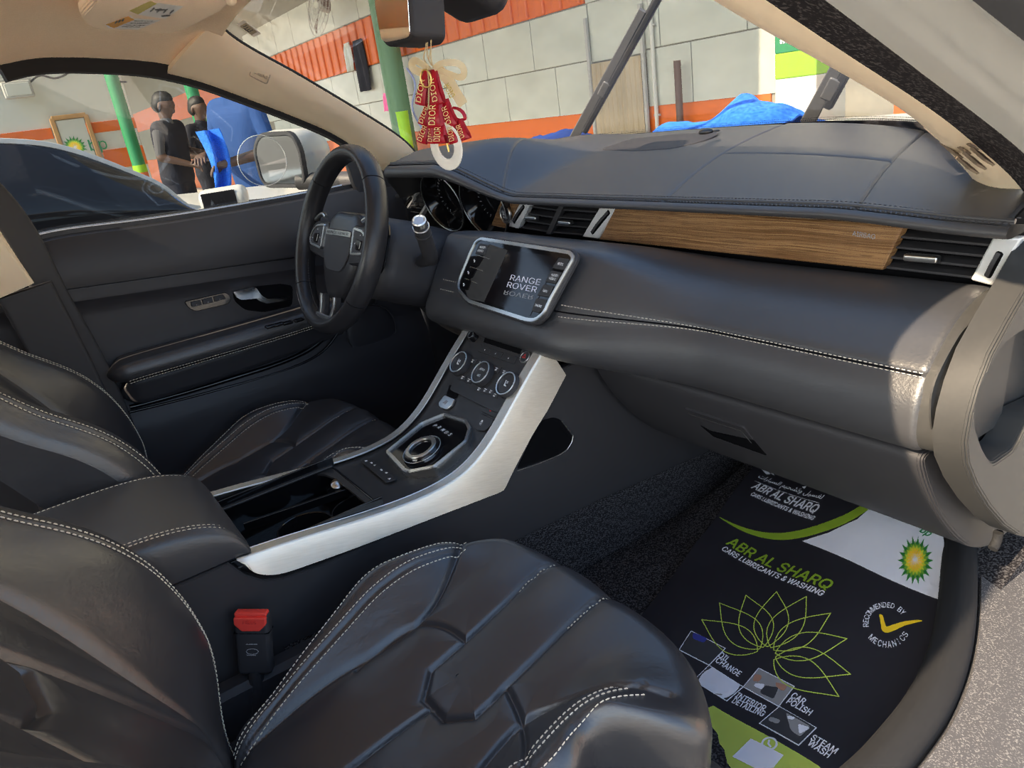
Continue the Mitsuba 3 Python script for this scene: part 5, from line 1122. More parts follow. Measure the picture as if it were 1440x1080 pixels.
# ------------------------------------------------------------------ paper floor mat with its print
ARAB = "467,-49 467,-41 469,-35 472,-35 474,-36 472,-48 476,-53 480,-55 489,-55 495,-53 498,-50 500,-45 499,0 504,0 505,-34 506,-38 511,-41 516,-41 521,-38 523,-28 528,-28 527,-39 532,-41 542,-40 546,-28 550,-29 549,-39 552,-41 557,-41 561,-38 562,-29 567,-28 567,-40 574,-41 578,-38 577,-24 582,-24 583,-36 586,-40 589,-41 599,-40 601,-39 601,-36 594,-31 593,-26 598,-21 604,-19 612,-19 616,-21 618,-24 618,-30 613,-39 619,-41 627,-41 630,-39 631,-35 629,0 635,-1 636,-38 634,-43 628,-46 617,-46 609,-44 606,-42 596,-46 587,-46 581,-42 575,-46 568,-46 564,-43 559,-46 551,-46 546,-43 541,-46 529,-46 524,-43 518,-46 509,-46 506,-44 503,-52 498,-57 491,-60 476,-59 470,-55|599,-28 607,-36 613,-29 613,-27 608,-24 601,-25 599,-26;604,-12 605,-7 610,-8 609,-13;525,-57 526,-52 531,-53 530,-58;516,-53 521,-52 522,-57 517,-58;422,-60 422,-55 433,-52 437,-47 437,-46 426,-45 424,-43 423,-41 424,-31 429,-25 437,-24 440,-26 443,-31 444,-35 443,-48 437,-56 427,-60|428,-35 429,-40 431,-41 439,-40 439,-36 436,-30 432,-29 429,-32;411,-8 416,-7 417,-12 412,-13;246,-53 246,-43 249,-35 256,-27 264,-23 271,-24 277,-39 281,-41 288,-40 290,-38 292,-28 297,-28 296,-39 300,-41 316,-40 329,-34 329,-32 319,-28 310,-29 309,-24 311,-23 324,-24 335,-31 340,-31 340,-36 337,-36 337,-38 343,-41 352,-40 356,-28 360,-29 359,-39 363,-41 367,-41 370,-39 372,-28 377,-28 377,-40 380,-41 386,-40 388,-37 387,-24 392,-24 394,-38 398,-41 406,-41 409,-40 410,-38 410,-31 407,-21 410,-20 413,-21 415,-29 414,-41 410,-45 406,-46 397,-46 393,-44 391,-41 388,-45 385,-46 377,-46 374,-44 369,-46 361,-46 356,-43 351,-46 340,-46 337,-45 331,-39 323,-43 312,-46 298,-46 293,-43 287,-46 278,-46 275,-44 271,-47 265,-47 260,-45 255,-40 255,-38 253,-38 251,-44 251,-50 255,-70 252,-71 250,-71 249,-68|258,-32 259,-37 264,-41 269,-42 271,-41 270,-33 267,-28 260,-30;402,-12 403,-7 408,-8 407,-13;371,-6 376,-5 377,-10 372,-11;376,-12 380,-12 381,-14 380,-18 375,-17;366,-13 371,-12 372,-17 367,-18;294,-53 299,-52 300,-57 295,-58;285,-57 286,-52 291,-53 290,-58;218,-32 218,0 223,0 224,-46 219,-46 219,-33;104,-20 104,0 109,0 110,-34 112,-40 121,-41 125,-40 127,-38 129,-28 134,-28 133,-39 137,-41 146,-41 148,-40 151,-33 151,-29 153,-28 156,-29 155,-39 158,-41 163,-41 167,-38 168,-29 173,-28 173,-40 180,-41 184,-38 183,-24 188,-24 190,-38 194,-41 200,-41 203,-39 204,-35 202,0 207,0 208,-1 209,-38 207,-43 201,-46 193,-46 187,-42 181,-46 174,-46 170,-43 165,-46 157,-46 152,-43 147,-46 135,-46 130,-43 124,-46 112,-46 109,-45 105,-39 105,-21;131,-53 136,-52 137,-57 132,-58;122,-57 123,-52 128,-53 127,-58;74,-56 82,-53 88,-47 90,-43 90,-36 86,-26 91,-25 95,-34 95,-44 93,-49 88,-55 77,-61 75,-60;66,0 71,0 72,-46 67,-46;0,-29 2,-24 6,-25 5,-35 9,-40 12,-41 42,-42 50,-40 53,-37 53,-31 50,-21 55,-20 58,-28 58,-37 55,-42 45,-46 15,-47 7,-45 1,-40;31,-19 32,-14 37,-15 36,-20;22,-15 27,-14 28,-19 23,-20"
pm = thing('paper_mat', 'printed black paper floor mat with lotus outline and logos in the passenger footwell', 'floor mat')
MZ = .412
MP = Plane(MO3, (0, -1, MN[1] / MN[2]), (1, 0, -MN[0] / MN[2]))
def mwave(p):
    x, y = p[:, 0], p[:, 1]
    z = .0035 * np.sin(x * 21 + y * 9 + .6) + .003 * np.sin(y * 26 - x * 12) + .05 * np.maximum(0, y + .20) ** 1.0 * 0
    z = z + .008 * np.maximum(0, (y + .26) / .10) ** 2 + .012 * np.exp(-((x - .30) / .05) ** 2) * sstep(-.33, -.22, y)
    return z
def laid(m, lift, sub=.018):
    m = tm(m)
    v, f = trimesh.remesh.subdivide_to_size(m.vertices, m.faces, sub, max_iter=8) if len(m.faces) < 60 and m.extents.max() > sub * 2 else (m.vertices, m.faces)
    v = A(v).copy(); v[:, 2] += mwave(v) + lift; return trimesh.Trimesh(v, f, process=False)
def sheet(poly, lift, m, k, lab=None, th=.0003):
    obj(k, laid(prism(poly, th, MP.M), lift), m, False, lab)
mo_ = [(1072, 640), (1322, 705), (1325, 735), (1332, 800), (1335, 850), (1328, 900), (1313, 938), (1298, 958), (1285, 985), (1258, 1015), (1205, 1085), (1150, 1160), (880, 1120), (800, 1010), (870, 905), (932, 830), (985, 760), (1060, 657)]
from shapely import box as sbox
MO = Polygon(MP.poly(mo_)).buffer(0).intersection(sbox(-1, -.15, 1, 1))
bx = MO.bounds; N1, N2 = 70, 90
def inm(pts): return Polygon(MP.poly(pts)).buffer(0).intersection(MO)
cs = trimesh.creation.triangulate_polygon(MO.segmentize(.02), engine='earcut')
v2, f2 = trimesh.remesh.subdivide_to_size(np.hstack([cs[0], np.zeros((len(cs[0]), 1))]), cs[1], .012, max_iter=10)
v3 = wld(MP.M, v2); v3[:, 2] += mwave(v3)
obj(pm + '__sheet', trimesh.Trimesh(v3, f2), 'print_black', True)
Z1, Z2, Z3 = .0006, .0012, .0018
sheet(inm([(1128, 759), (1337, 851), (1336, 840), (1326, 735), (1322, 703), (1240, 706), (1226, 716), (1205, 733), (1165, 750)]), Z1, 'print_white', pm + '__white_field', 'white corner field of the print')
arc_ = A([(1012, 731), (1035, 743), (1070, 753), (1110, 756), (1160, 748), (1200, 733), (1232, 712)])
wd_ = A([1, 5, 8, 10, 11, 11, 11])
aT = spline(np.hstack([arc_, np.zeros((7, 1))]), 30)[:, :2]; wT = np.interp(np.linspace(0, 6, 30), range(7), wd_)
sheet(inm([tuple(p) for p in aT] + [(p[0] - .12 * w, p[1] - w) for p, w in zip(aT[::-1], wT[::-1])]), Z1 + .0003, 'print_green', pm + '__green_arc', 'green arc of the print')
def mtext(t, a, b, h, m, k, mid=True, lift=Z2):
    h = h * .76
    A_, B_ = MP.at(*a), MP.at(*b); L = np.linalg.norm(B_ - A_)
    obj(k, laid(text(t, h, frame((A_ + B_) / 2, B_ - A_, np.cross(MP.n, B_ - A_)), .0003, True, width=L), lift), m, False)
def ph(a, b): return np.linalg.norm(MP.at(*a) - MP.at(*b))
mtext('ABR AL SHARQ', (1061, 685), (1150, 719), ph((1061, 681), (1057, 693)), 'print_white', pm + '__lettering')
mtext('CARS LUBRICANTS & WASHING', (1057, 697.5), (1145, 730.5), ph((1057, 694), (1055, 700)), 'print_white', pm + '__lettering')
mtext('ABR AL SHARQ', (1026, 760), (1169, 828), ph((1026, 753), (1021, 768)), 'print_green', pm + '__lettering')
mtext('CARS LUBRICANTS & WASHING', (1017, 771), (1158, 840), ph((1017, 767), (1014, 775)), 'print_white', pm + '__lettering')
polys = []
for g in ARAB.split(';'):
    R = [A([[float(c) for c in p.split(',')] for p in r.split(' ')]) for r in g.split('|')]
    polys.append(Polygon(R[0], R[1:]))
a0, b0 = MP.at(1067, 672), MP.at(1156, 704); k_ = np.linalg.norm(b0 - a0) / 636; Ma = frame(a0, b0 - a0, np.cross(MP.n, b0 - a0))
from shapely import affinity
obj(pm + '__lettering', laid(cat(*[prism(affinity.affine_transform(q, [k_, 0, 0, k_ * 1.15, 0, 35 * k_ * 1.15]), .0003, Ma) for q in polys]), Z2), 'print_white', False)
a0, b0 = MP.at(1061, 679), MP.at(1152, 711); obj(pm + '__rule', laid(prism([(0, 0), (np.linalg.norm(b0 - a0), 0), (np.linalg.norm(b0 - a0), .0008), (0, .0008)], .0003, frame(a0, b0 - a0, np.cross(MP.n, b0 - a0))), Z2), 'print_white', False)
for q in ([(1071, 661), (1078, 668), (1083, 667), (1081, 662)], [(1083, 665), (1089, 669), (1087, 664)], [(1128, 686), (1134, 685), (1131, 689)]): sheet(Polygon(MP.poly(q)), Z2, 'print_white', pm + '__leaf_mark')
# lotus outline
cb = MP.poly([(1077, 921)])[0]
for tp in ((987, 875), (1012, 851), (1049, 838), (1092, 833), (1134, 843), (1168, 868), (1191, 902), (1196, 948), (1180, 979)):
    e = MP.poly([tp])[0]; d = e - cb; n = A([-d[1], d[0]])
    loop = []
    for s in (1, -1):
        u = np.linspace(0, 1, 22); w = .27 * np.sin(np.pi * u ** .85) ** 1.0 * (1 - .35 * u)
        q = cb + d * (.12 + .88 * u)[:, None] + s * n * (w * .9)[:, None]; loop.append(q if s > 0 else q[::-1])
    loop = np.vstack(loop); g = LineString(np.vstack([loop, loop[:1]])).buffer(.00075)
    obj(pm + '__lotus_petal', laid(prism(g, .0003, MP.M), Z2), 'print_lime', False)
# petal-ring emblem and its two letters on the white field
hc_ = MP.at(1287.5, 784.5)
ej, fj = MP.at(1288.5, 784.5) - hc_, MP.at(1287.5, 785.5) - hc_
H4 = np.eye(4); H4[:3, 0] = ej * 25; H4[:3, 1] = -fj * 35; H4[:3, 2] = MP.n; H4[:3, 3] = hc_
for m, mm in helios((0, 0, 0), 1.0, (1, 0, 0), (0, 1, 0)):
    m = mv(m, H4); obj(pm + '__emblem_ring', laid(m, Z1 + .0002), mm, False)
mtext('bp', (1297, 742), (1310, 749), ph((1302, 739), (1302, 752)) * .8, 'paint_green', pm + '__lettering')
# check mark with words on a ring
J0 = MP.at(1246.5, 879); JX, JY = MP.at(1247.5, 879) - J0, MP.at(1246.5, 880) - J0
def ringtext(w, a0, a1, flip):
    out = []
    for i, chr_ in enumerate(w):
        if chr_ == ' ': continue
        a = math.radians(a0 + (a1 - a0) * i / (len(w) - 1)); M4 = np.eye(4)
        O_ = J0 + JX * 29.5 * math.cos(a) - JY * 27.5 * math.sin(a)
        tx, ty = (math.sin(a), -math.cos(a)) if not flip else (-math.sin(a), math.cos(a))
        X_ = JX * tx - JY * ty; Y_ = JX * -ty - JY * tx
        M4[:3, 0], M4[:3, 1], M4[:3, 2], M4[:3, 3] = X_ * 8.0, Y_ * 8.0, MP.n, O_
        out.append(text(chr_, 1.0, M4, .0003, width=.62 if chr_ not in 'MIE' else {'M': .8, 'I': .16, 'E': .5}[chr_]))
    return cat(*out)
obj(pm + '__lettering', laid(ringtext('RECOMMENDED BY', 187, 38, False), Z2), 'print_white', False)
obj(pm + '__lettering', laid(ringtext('MECHANICS', 226, 330, True), Z2), 'print_white', False)
ck = [(1236, 866), (1241, 867), (1246, 884), (1256, 880), (1272, 875), (1290, 873), (1299, 874.5), (1288, 877), (1272, 881), (1256, 889), (1246, 892), (1240, 889)]
sheet(Polygon(rpoly(MP.poly(ck), .004)), Z2, 'sun_yellow', pm + '__check_mark', 'yellow check mark')
# small photographs with captions
for q, m, bits in (([(972, 890), (1020, 910), (997, 933), (955, 915)], 'photo_dark', [([(975, 892), (995, 899), (990, 905), (974, 900)], 'photo_blue')]),
                   ([(1067, 937), (1117, 965), (1095, 993), (1045, 962)], 'photo_grey', [([(1062, 945), (1072, 948), (1068, 956), (1058, 955)], 'photo_warm'), ([(1075, 962), (1095, 966), (1088, 982), (1068, 972)], 'photo_dark'), ([(1090, 958), (1108, 964), (1102, 972), (1092, 966)], 'photo_warm'), ([(1062, 958), (1076, 960), (1072, 968), (1060, 962)], 'print_white')]),
                   ([(997, 933), (1045, 962), (1022, 982), (975, 955)], 'photo_dark', [([(1000, 958), (1018, 962), (1016, 975), (1002, 972)], 'photo_grey'), ([(1004, 940), (1008, 942), (998, 958), (994, 954)], 'print_white')]),
                   ([(1096, 993), (1148, 1025), (1123, 1052), (1068, 1017)], 'photo_dark', [([(1105, 1003), (1140, 1024), (1125, 1040), (1112, 1030)], 'photo_grey'), ([(1122, 1020), (1140, 1026), (1124, 1036)], 'print_white'), ([(1083, 1008), (1098, 1014), (1094, 1020), (1080, 1014)], 'photo_grey'), ([(1108, 1008), (1118, 1010), (1116, 1014), (1106, 1012)], 'print_white')])):
    g = Polygon(MP.poly(q)); k = key(pm + '__photograph')
    scene[k] = mikit.ply(laid(prism(g.buffer(.0006), .0003, MP.M), Z1), 'print_white', False)
    obj(k + '__picture', laid(prism(g.buffer(-.0008), .0003, MP.M), Z2 - .0002), m, False)
    for bq, bm in bits: obj(k + '__picture', laid(prism(rpoly(MP.poly(bq), .004), .0003, MP.M), Z2 + .0002), bm, False)
for t_, a, b in (('OIL', (1012, 918), (1025, 926)), ('CHANGE', (1008, 925), (1041, 945)), ('CAR', (1114, 977), (1132, 988)), ('POLISH', (1108, 985), (1141, 1004)), ('INTERIOR', (1036, 973), (1076, 996)), ('DETAILING', (1031, 981), (1075, 1004)), ('STEAM', (1142, 1039), (1177, 1059)), ('WASH', (1138, 1047), (1167, 1066))):
    mtext(t_, a, b, .0125, 'print_white', pm + '__lettering')
sheet(inm([(1003, 989), (1060, 1024), (1110, 1056), (1152, 1082), (1230, 1160), (900, 1140), (960, 1010)]), Z1, 'print_lime', pm + '__green_field', 'lime green foot of the print')
sheet(inm([(1056, 1040), (1102, 1067), (1080, 1095), (1030, 1066)]), Z2, 'print_white', pm + '__white_label', 'plain white label')
wc = MP.poly([(1082, 1049)])[0]; r2 = .0105; obj(pm + '__phone_symbol', laid(prism(Point(wc).buffer(r2).difference(Point(wc).buffer(r2 * .75)).union(Polygon([wc + A([-r2, -r2]), wc + A([-r2 * .2, -r2 * .9]), wc + A([-r2 * .9, -r2 * .2])])), .0003, MP.M), Z2), 'print_white', False)
obj(pm + '__phone_symbol', laid(prism(LineString([wc + A([-.003, .004]), wc + A([-.001, -.001]), wc + A([.004, -.003])]).buffer(.0013), .0003, MP.M), Z2), 'print_white', False)
# ------------------------------------------------------------------ pillar mark, sun visor, mirror
am_ = 'trim_1__airbag_mark'
m1 = A([at(*p, y=.600) for p in ((356, 90), (381, 103), (382, 121), (356, 108))])
Mm = frame(m1.mean(0) + A([-.012, -.022, 0]), m1[1] - m1[0], m1[0] - m1[3]); w_, h_2 = np.linalg.norm(m1[1] - m1[0]), np.linalg.norm(m1[0] - m1[3])
obj(am_, prism(outline(rrect(w_, h_2, .004), .0012), .0022, Mm), 'cream_line', False)
obj(am_, text('AIRBAG', .0065, Mm, .0022, width=w_ * .8), 'cream_line', False)
vs = thing('sun_visor', 'beige driver sun visor folded up with yellow and orange warning labels', 'sun visor')
vq = [(112, 22), (122, 36), (150, 46), (240, 48), (262, 42), (312, 17), (345, -12), (380, -60), (170, -60), (140, -10)]
vo = A([-.19, .47, 1.432]); vn = unit((-.10, -.20, -.97))
VP = Plane(vo, unit((.05, -1, -.1)), np.cross(vn, unit((.05, -1, -.1))))
obj(vs + '__flap', prism(rpoly(VP.poly(vq), .02), .016, VP.M, .006, -.016), 'cream_fabric', 50)
obj(vs + '__pivot', mv(ball(.012, (0, 0, 0), (.8, .5, .5)), frame(VP.at(325, 0), (0, 1, 0), (1, 0, 0))), 'cream_plastic', True)
lab = [([(148, 34), (184, 22), (187, 26), (226, 28), (193, 42), (152, 39)], 'label_white', 0.0), ([(149, 34), (180, 22.5), (189, 27), (160, 39)], 'label_orange', .0004), ([(182, 15), (212, 1), (220, 5), (194, 20)], 'label_yellow', .0), ([(194, 20.5), (222, 4), (258, 9), (232, 26)], 'label_white', .0)]
for q, m, z in lab: obj(vs + '__warning_label', prism(VP.poly(q), .0004, VP.M, 0, z), m, False)
for k in range(4): obj(vs + '__print', tube([VP.at(186 + 1.5 * k * -4 + 3, 29.5 + 2.7 * k, .0006), VP.at(216 - 6 * k, 30 + 2.7 * k, .0006)], .0005, 4), 'label_ink', False)
obj(vs + '__print', cat(tube(wld(VP.M, np.hstack([circ(20, .008, .8) + VP.uv(226, 13), np.full((20, 1), .0006)])), .0008, 4, True), *[tube([VP.at(212 + 9 * k, 16 + k, .0006), VP.at(217 + 9 * k, 11 + k, .0006)], .0009, 4) for k in range(4)], tube([VP.at(228, 22, .0006), VP.at(238, 21, .0006)], .0018, 4)), 'label_ink', False)
obj(vs + '__print', cat(*[tube([VP.at(162 + 5 * k, 33 - 1.8 * k, .001), VP.at(164 + 5 * k, 30 - 1.8 * k, .001)], .0010, 4) for k in range(3)]), 'label_ink', False)
rm_ = thing('rear_view_mirror', 'black interior rear view mirror at the top of the windscreen', 'mirror')
rn = unit((-.96, .02, -.18)); rM = frame(at(552, -8, x=.0) , np.cross((0, 0, 1), rn), (0, 0, 1))
# seen from the right: glass face, right flank and bottom
gA = [at(*p, x=.0) for p in ((527, -60), (535, 60), (577, 53), (574, -60))]
Rp = Plane((0, 0, 1.38), (0, -1, 0), (.12, 0, 1))
q = Rp.poly([(524, -70), (526, 10), (535, 60), (543, 66), (574, 60), (580, 50), (577, 0), (570, -70)])
obj(rm_ + '__housing', prism(rpoly(q, .008), .052, Rp.M @ frame((0, 0, -.052), (1, 0, 0), (0, 1, 0)), .006), 'plastic_dark', 50)
q2 = Polygon(rpoly(q, .008)).buffer(-.006)
obj(rm_ + '__glass', prism(q2, .0015, Rp.M, 0, -.0003), 'mirror_glass', False, 'mirror glass')
ms = Rp.at(590, -30); obj(rm_ + '__stem', tube([ms + A([.06, 0, .01]), ms + A([.10, -.005, .03]), ms + A([.14, -.01, .05])], .012, 12), 'plastic_dark', 50)
mc = at(640, 2, x=.12); obj(rm_ + '__sensor_cover', mv(rbox((.16, .12, .07), .025, (0, 0, 0), 16), frame(mc + A([0, .0, .035]), (.85, 0, -.5), (0, 1, 0))), 'plastic_dark', 60)
# ------------------------------------------------------------------ hanging ribbon charm
ch = thing('hanging_charm', 'red ribbon tree charm with cream bow and white ring hanging from the mirror', 'charm')
CX = .020
CP = Plane((CX, -.07, 1.25), unit((.50, -.87, 0)), (0, 0, 1))       # faces the passenger side, a little to the rear
CPs = np.linalg.norm(CP.at(700, 200) - CP.at(600, 200)) / 100
cv = lambda x, y, z=0.0: CP.at(x, y, 0) + CP.n * z
for pts in ([(600, 48), (598, 70), (596, 82), (602, 92), (608, 98)], [(604, 48), (606, 70), (603, 82), (606, 90)], [(607, 50), (606, 80), (609, 96)], [(603, 48), (601, 78), (607, 92)]):
    obj(ch + '__cord', tube(spline([cv(*p, .0) for p in pts], 20), .0008, 6), 'twine', True)
obj(ch + '__cord', tube(spline([cv(*p, .012) for p in ((606, 92), (609, 112), (609, 132), (608, 150), (606, 154))], 20), .0013, 6), 'twine', True)
obj(ch + '__cord', tube(spline([cv(*p, -.008) for p in ((596, 100), (594, 140), (593, 165), (596, 172))], 20), .0010, 6), 'twine', True)
def strip(pts, w, m, k, z=None, n=30, twist=0.0, th=.0005):
    """a ribbon: centre line pixels with depth, w wide across the view"""
    c = spline([cv(p[0], p[1], p[2]) for p in pts], n)
    t = np.gradient(c, axis=0); t /= np.linalg.norm(t, axis=1, keepdims=True)
    a = np.cross(t, CP.n + 0 * c); a /= np.linalg.norm(a, axis=1, keepdims=True) + 1e-9
    for i in range(1, n):
        if a[i] @ a[i - 1] < 0: a[i] = -a[i]
    a = a * math.cos(twist) + CP.n * math.sin(twist)
    g = np.stack([c + a * w / 2 * s for s in np.linspace(-1, 1, 5)], 1)
    return obj(k, shell(g, th), m, True)
def loop(cx, top, bot, w, out, k, dx=0.0, lean=0.0, z0=0.0):
    """a folded ribbon loop: falls in front from top to bot and turns back under"""
    F_ = []
    y = np.linspace(0, 1, 16)
    front = [(cx + dx * u + lean * u * u, top + (bot - top) * u, z0 + out * math.sin(u * np.pi * .62)) for u in y]
    turn = [(cx + dx + lean, bot + 1.5 * math.sin(a), z0 + out * (.93 * math.cos(a * .5) ** 2)) for a in np.linspace(.4, np.pi, 8)]
    back = [(cx + dx * u + lean * u * u, top + (bot - top) * u, z0 - .002 + .1 * out * u) for u in y[::-1][3:]]
    pts = [cv(*p) for p in front + turn + back]
    c = A(pts); wdir = CP.M[:3, 0]
    ww = np.full(len(c), w) * np.concatenate([np.linspace(.55, 1, 16), np.ones(8), np.linspace(1, .6, 13)])
    d = A([lean + dx, 0, 0]); tilt = unit(cv(cx + 10, top + .35 * (dx + lean) * -1.0) - cv(cx, top))
    g = np.stack([c + tilt * (ww / 2 * s)[:, None] + CP.n * (-abs(s) ** 2 * .0025) for s in np.linspace(-1, 1, 7)], 1)
    b = obj(k, shell(g, .0005), 'ribbon_red', True)
    # printed word running down the front
    a0, b0 = c[4], c[14]; L = np.linalg.norm(b0 - a0)
    rd = unit(a0 - b0); nn = unit(np.cross(rd, -tilt)); nn = nn if nn @ CP.n > 0 else -nn
    M = frame((a0 + b0) / 2 + nn * .0018 + CP.n * .0012, rd, np.cross(nn, rd))
    obj(b + '__lettering', text('DIOR', w * .48, M, .0004, width=L * 1.0), 'ribbon_print', False)
px_ = CPs
lp = ch + '__ribbon_loop'
loop(601, 98, 146, 15 * px_, .008, lp, -5, -1, .004); loop(611, 98, 145, 15 * px_, .010, lp, 8, 3, .006)
loop(606, 140, 174, 13 * px_, .008, lp, -8, -1, .002); loop(616, 136, 177, 19 * px_, .013, lp, 2, 1, .008); loop(626, 140, 176, 15 * px_, .008, lp, 9, 4, .003)
loop(604, 168, 199, 14 * px_, .008, lp, -7, -2, .002); loop(612, 170, 200, 14 * px_, .007, lp, -1, 0, .004); loop(624, 170, 199, 19 * px_, .013, lp, 1, 1, .009); loop(636, 170, 199, 15 * px_, .009, lp, 6, 2, .005); loop(645, 168, 195, 14 * px_, .007, lp, 8, 3, .001)
strip([(634, 152, -.004), (642, 154, -.006), (650, 162, -.006), (651, 168, -.004), (640, 166, -.003)], .006, 'ribbon_red', ch + '__ribbon_end', twist=1.1)
obj(ch + '__core', tube([cv(609, 98, 0), cv(614, 140, 0), cv(622, 190, 0)], [.004, .012, .018], 12), 'ribbon_red', True)
for p, q_ in ((((604, 96, .004), (594, 88, .006), (583, 86, .003), (580, 94, 0), (592, 102, 0), (604, 98, .002)), 9), (((612, 97, .004), (622, 90, .006), (640, 88, .004), (651, 95, 0), (649, 108, -.003), (630, 103, 0), (614, 99, .002)), 8)):
    strip(p, q_ * px_, 'ribbon_cream', ch + '__bow_loop', twist=.35)
t1 = strip([(606, 98, .0), (597, 112, -.003), (591, 128, -.005), (589, 140, -.006)], 12 * px_, 'ribbon_cream', ch + '__bow_tail'); t2 = strip([(616, 98, .0), (628, 112, -.004), (638, 130, -.006), (648, 148, -.008)], 14 * px_, 'ribbon_cream', ch + '__bow_tail')
for t_, a_, b_ in ((t1, (593, 136), (597, 116)), (t2, (637, 136), (628, 118))):
    o0, o1 = cv(*a_, .0002), cv(*b_, .0006); obj(t_ + '__lettering', text('DIOR', .0095, frame((o0 + o1) / 2 + CP.n * .0006, o1 - o0, np.cross(CP.n, o1 - o0)), .0004, width=np.linalg.norm(o1 - o0)), 'label_yellow', False)
gr = wld(frame(cv(607, 110, .016), CP.M[:3, 0], (0, 0, 1)), np.hstack([circ(40, .0085, 1.35), np.zeros((40, 1))]))
obj(ch + '__gold_ring', tube(gr, .0012, 8, True), 'gold_metal', True, 'gold ring')
RM = frame(cv(630, 205, .004), unit((.35, -.93, .05)), (0, -.12, 1))
obj(ch + '__white_ring', ring(.0285, .0150, .0035, RM @ np.diag([1, 1.20, 1, 1.0]), 64, .0010), 'ring_white', 40, 'white oval ring')
obj(ch + '__gold_clasp', tube([cv(631, 200, .006), cv(634, 213, .006)], .0014, 8), 'gold_metal', True)
# ------------------------------------------------------------------ wipers and cloths outside the windscreen
def wiper(a, b, lab, pa, w=.011):
    t = thing('windscreen_wiper', lab, 'wiper'); a, b = A(a), A(b); d = unit(b - a); s = unit(np.cross(d, EYE - a)); n = np.cross(s, d)
    obj(t + '__arm', sweep(rpoly([(-w, -.005), (w, -.005), (w, .005), (-w, .005)], .003), resample([a, a + (b - a) * pa], 10), n, scale=np.linspace(1.15, .75, 10)), 'wiper_grey', 40, 'grey arm')
    o = s * w * 1.5
    bl_ = obj(t + '__blade', sweep(rpoly([(-w * .9, -.006), (w * .9, -.006), (w * .5, .007), (-w * .5, .007)], .003), resample([a + d * .05 + o, b + o], 20), n), 'rubber', 40, 'black rubber blade')
    L = np.linalg.norm(b - a)
    obj(bl_ + '__rib', cat(*[mv(rbox((.004, w * 1.2, .004), .001), frame(a + d * (.06 + .011 * k) + o - n * .007, d, s)) for k in range(int(L * .35 / .011))]), 'wiper_grey', False, kind='stuff')
    obj(t + '__clip', mv(rbox((.05, w * 1.9, .016), .004), frame(a + d * L * .42 + o * .5, d, s)), 'wiper_grey', 40)
wiper(at(806, 196, x=.80), at(918, -12, x=.72), 'left raised windscreen wiper crossing in front of the beige sheet', .9)
wiper(at(1136, 172, x=.86), at(1205, 40, x=.80), 'right raised windscreen wiper beside the bright blue cloth', .95, .013)
def cloth(pts, x, m, k, lab, h, seed):
    P0 = [at(px, py, x=x) for px, py in pts]; top_ = spline(P0, 60); P = []
    for s in np.linspace(-1, 1, 34):
        row = []
        for i, p in enumerate(top_):
            f = max(0, 1 - abs(s) ** 1.5)
            base_ = min(p[2], h); z = base_ + (p[2] - base_) * f
            nz_ = meshkit.fbm(A([[p[1] * 14 + seed, s * 2.2, seed]]), 3)[0] - .5
            row.append((x + s * .11 + nz_ * .05, p[1] + nz_ * .02, max(h - .002, z + nz_ * .030 * f)))
        P.append(row)
    obj(k, shell(P, .004), m, True, lab, 'cloth')
cloth([(932, 181), (955, 176), (985, 172), (1010, 166), (1030, 150), (1042, 140), (1062, 141), (1085, 148), (1102, 152), (1113, 164), (1124, 166)], 1.05, 'cloth_blue', 'blue_cloth', 'bright blue microfibre cloth bunched on the bonnet behind the right wiper', 1.075, 3)
cloth([(728, 207), (748, 199), (770, 193), (792, 187), (806, 190), (822, 196)], 1.02, 'cloth_navy', 'navy_cloth_outside', 'dark blue cloth lying behind the windscreen foot left of the raised wiper', 1.075, 9)
# ------------------------------------------------------------------ neighbouring car
nc = thing('parked_car', 'white parked car with dark tinted side windows beside the driver window', 'car')
NY = 2.25
rp = [(-160, 215), (-60, 196), (0, 196), (60, 200), (110, 211), (150, 225), (200, 245), (240, 264), (262, 282), (275, 292)]
R3 = A([at(*p, y=NY) for p in rp]); rl = spline(R3, 70)
low = np.stack([rl[:, 0], np.full(len(rl), NY), np.linspace(.98, .985, len(rl))], 1)
low[:, 2] = np.minimum(low[:, 2], rl[:, 2] - .005)
ring_o = np.vstack([rl[:, [0, 2]], low[::-1][:, [0, 2]]])
GL = Polygon(ring_o).buffer(0)
P = []
for t in np.linspace(0, 1, 12): P.append([(a[0], NY + .16 * t ** 1.4 + .02 * math.sin(np.pi * t) * 0 - .04 * math.sin(t * np.pi), b[2] * (1 - t) + a[2] * t) for a, b in zip(rl, low)])
obj(nc + '__side_window', grid(P), 'tint_glass', True, 'dark tinted side window')
rt = rl + A([0, .16, 0])
obj(nc + '__roof_rail', sweep(rpoly([(-.008, -.010), (.012, -.010), (.012, .004), (-.008, .006)], .003), rt, (0, 1, 0)), 'paint_white', 50)
P = []
for v in np.linspace(0, 1, 14): P.append([(p[0], p[1] + v * 1.3, p[2] + .012 * math.sin(v * np.pi)) for p in rt])
obj(nc + '__roof', grid(P), 'paint_white', True)
bd = [(-3.2, .28), (2.1, .28), (2.2, .55), (2.1, .78), (1.2, .92), (.30, .985), (-1.2, 1.0), (-3.2, .98)]
obj(nc + '__body', prism(rpoly(bd, .08), 1.75, A([[1, 0, 0, 0], [0, 0, 1, NY - .06], [0, -1, 0, 0], [0, 0, 0, 1.0]]) @ np.diag([1, -1, 1, 1.0]), .06), 'paint_white', 60)
obj(nc + '__sill_strip', tube(resample([(-3.0, NY - .065, .985), (.2, NY - .065, .972)], 20), .010, 8), 'plastic_dark', True)
obj(nc + '__bonnet_line', tube(resample([(.3, NY + .02, .99), (1.9, NY + .02, .83)], 20), .006, 6), 'plastic_dark', True)
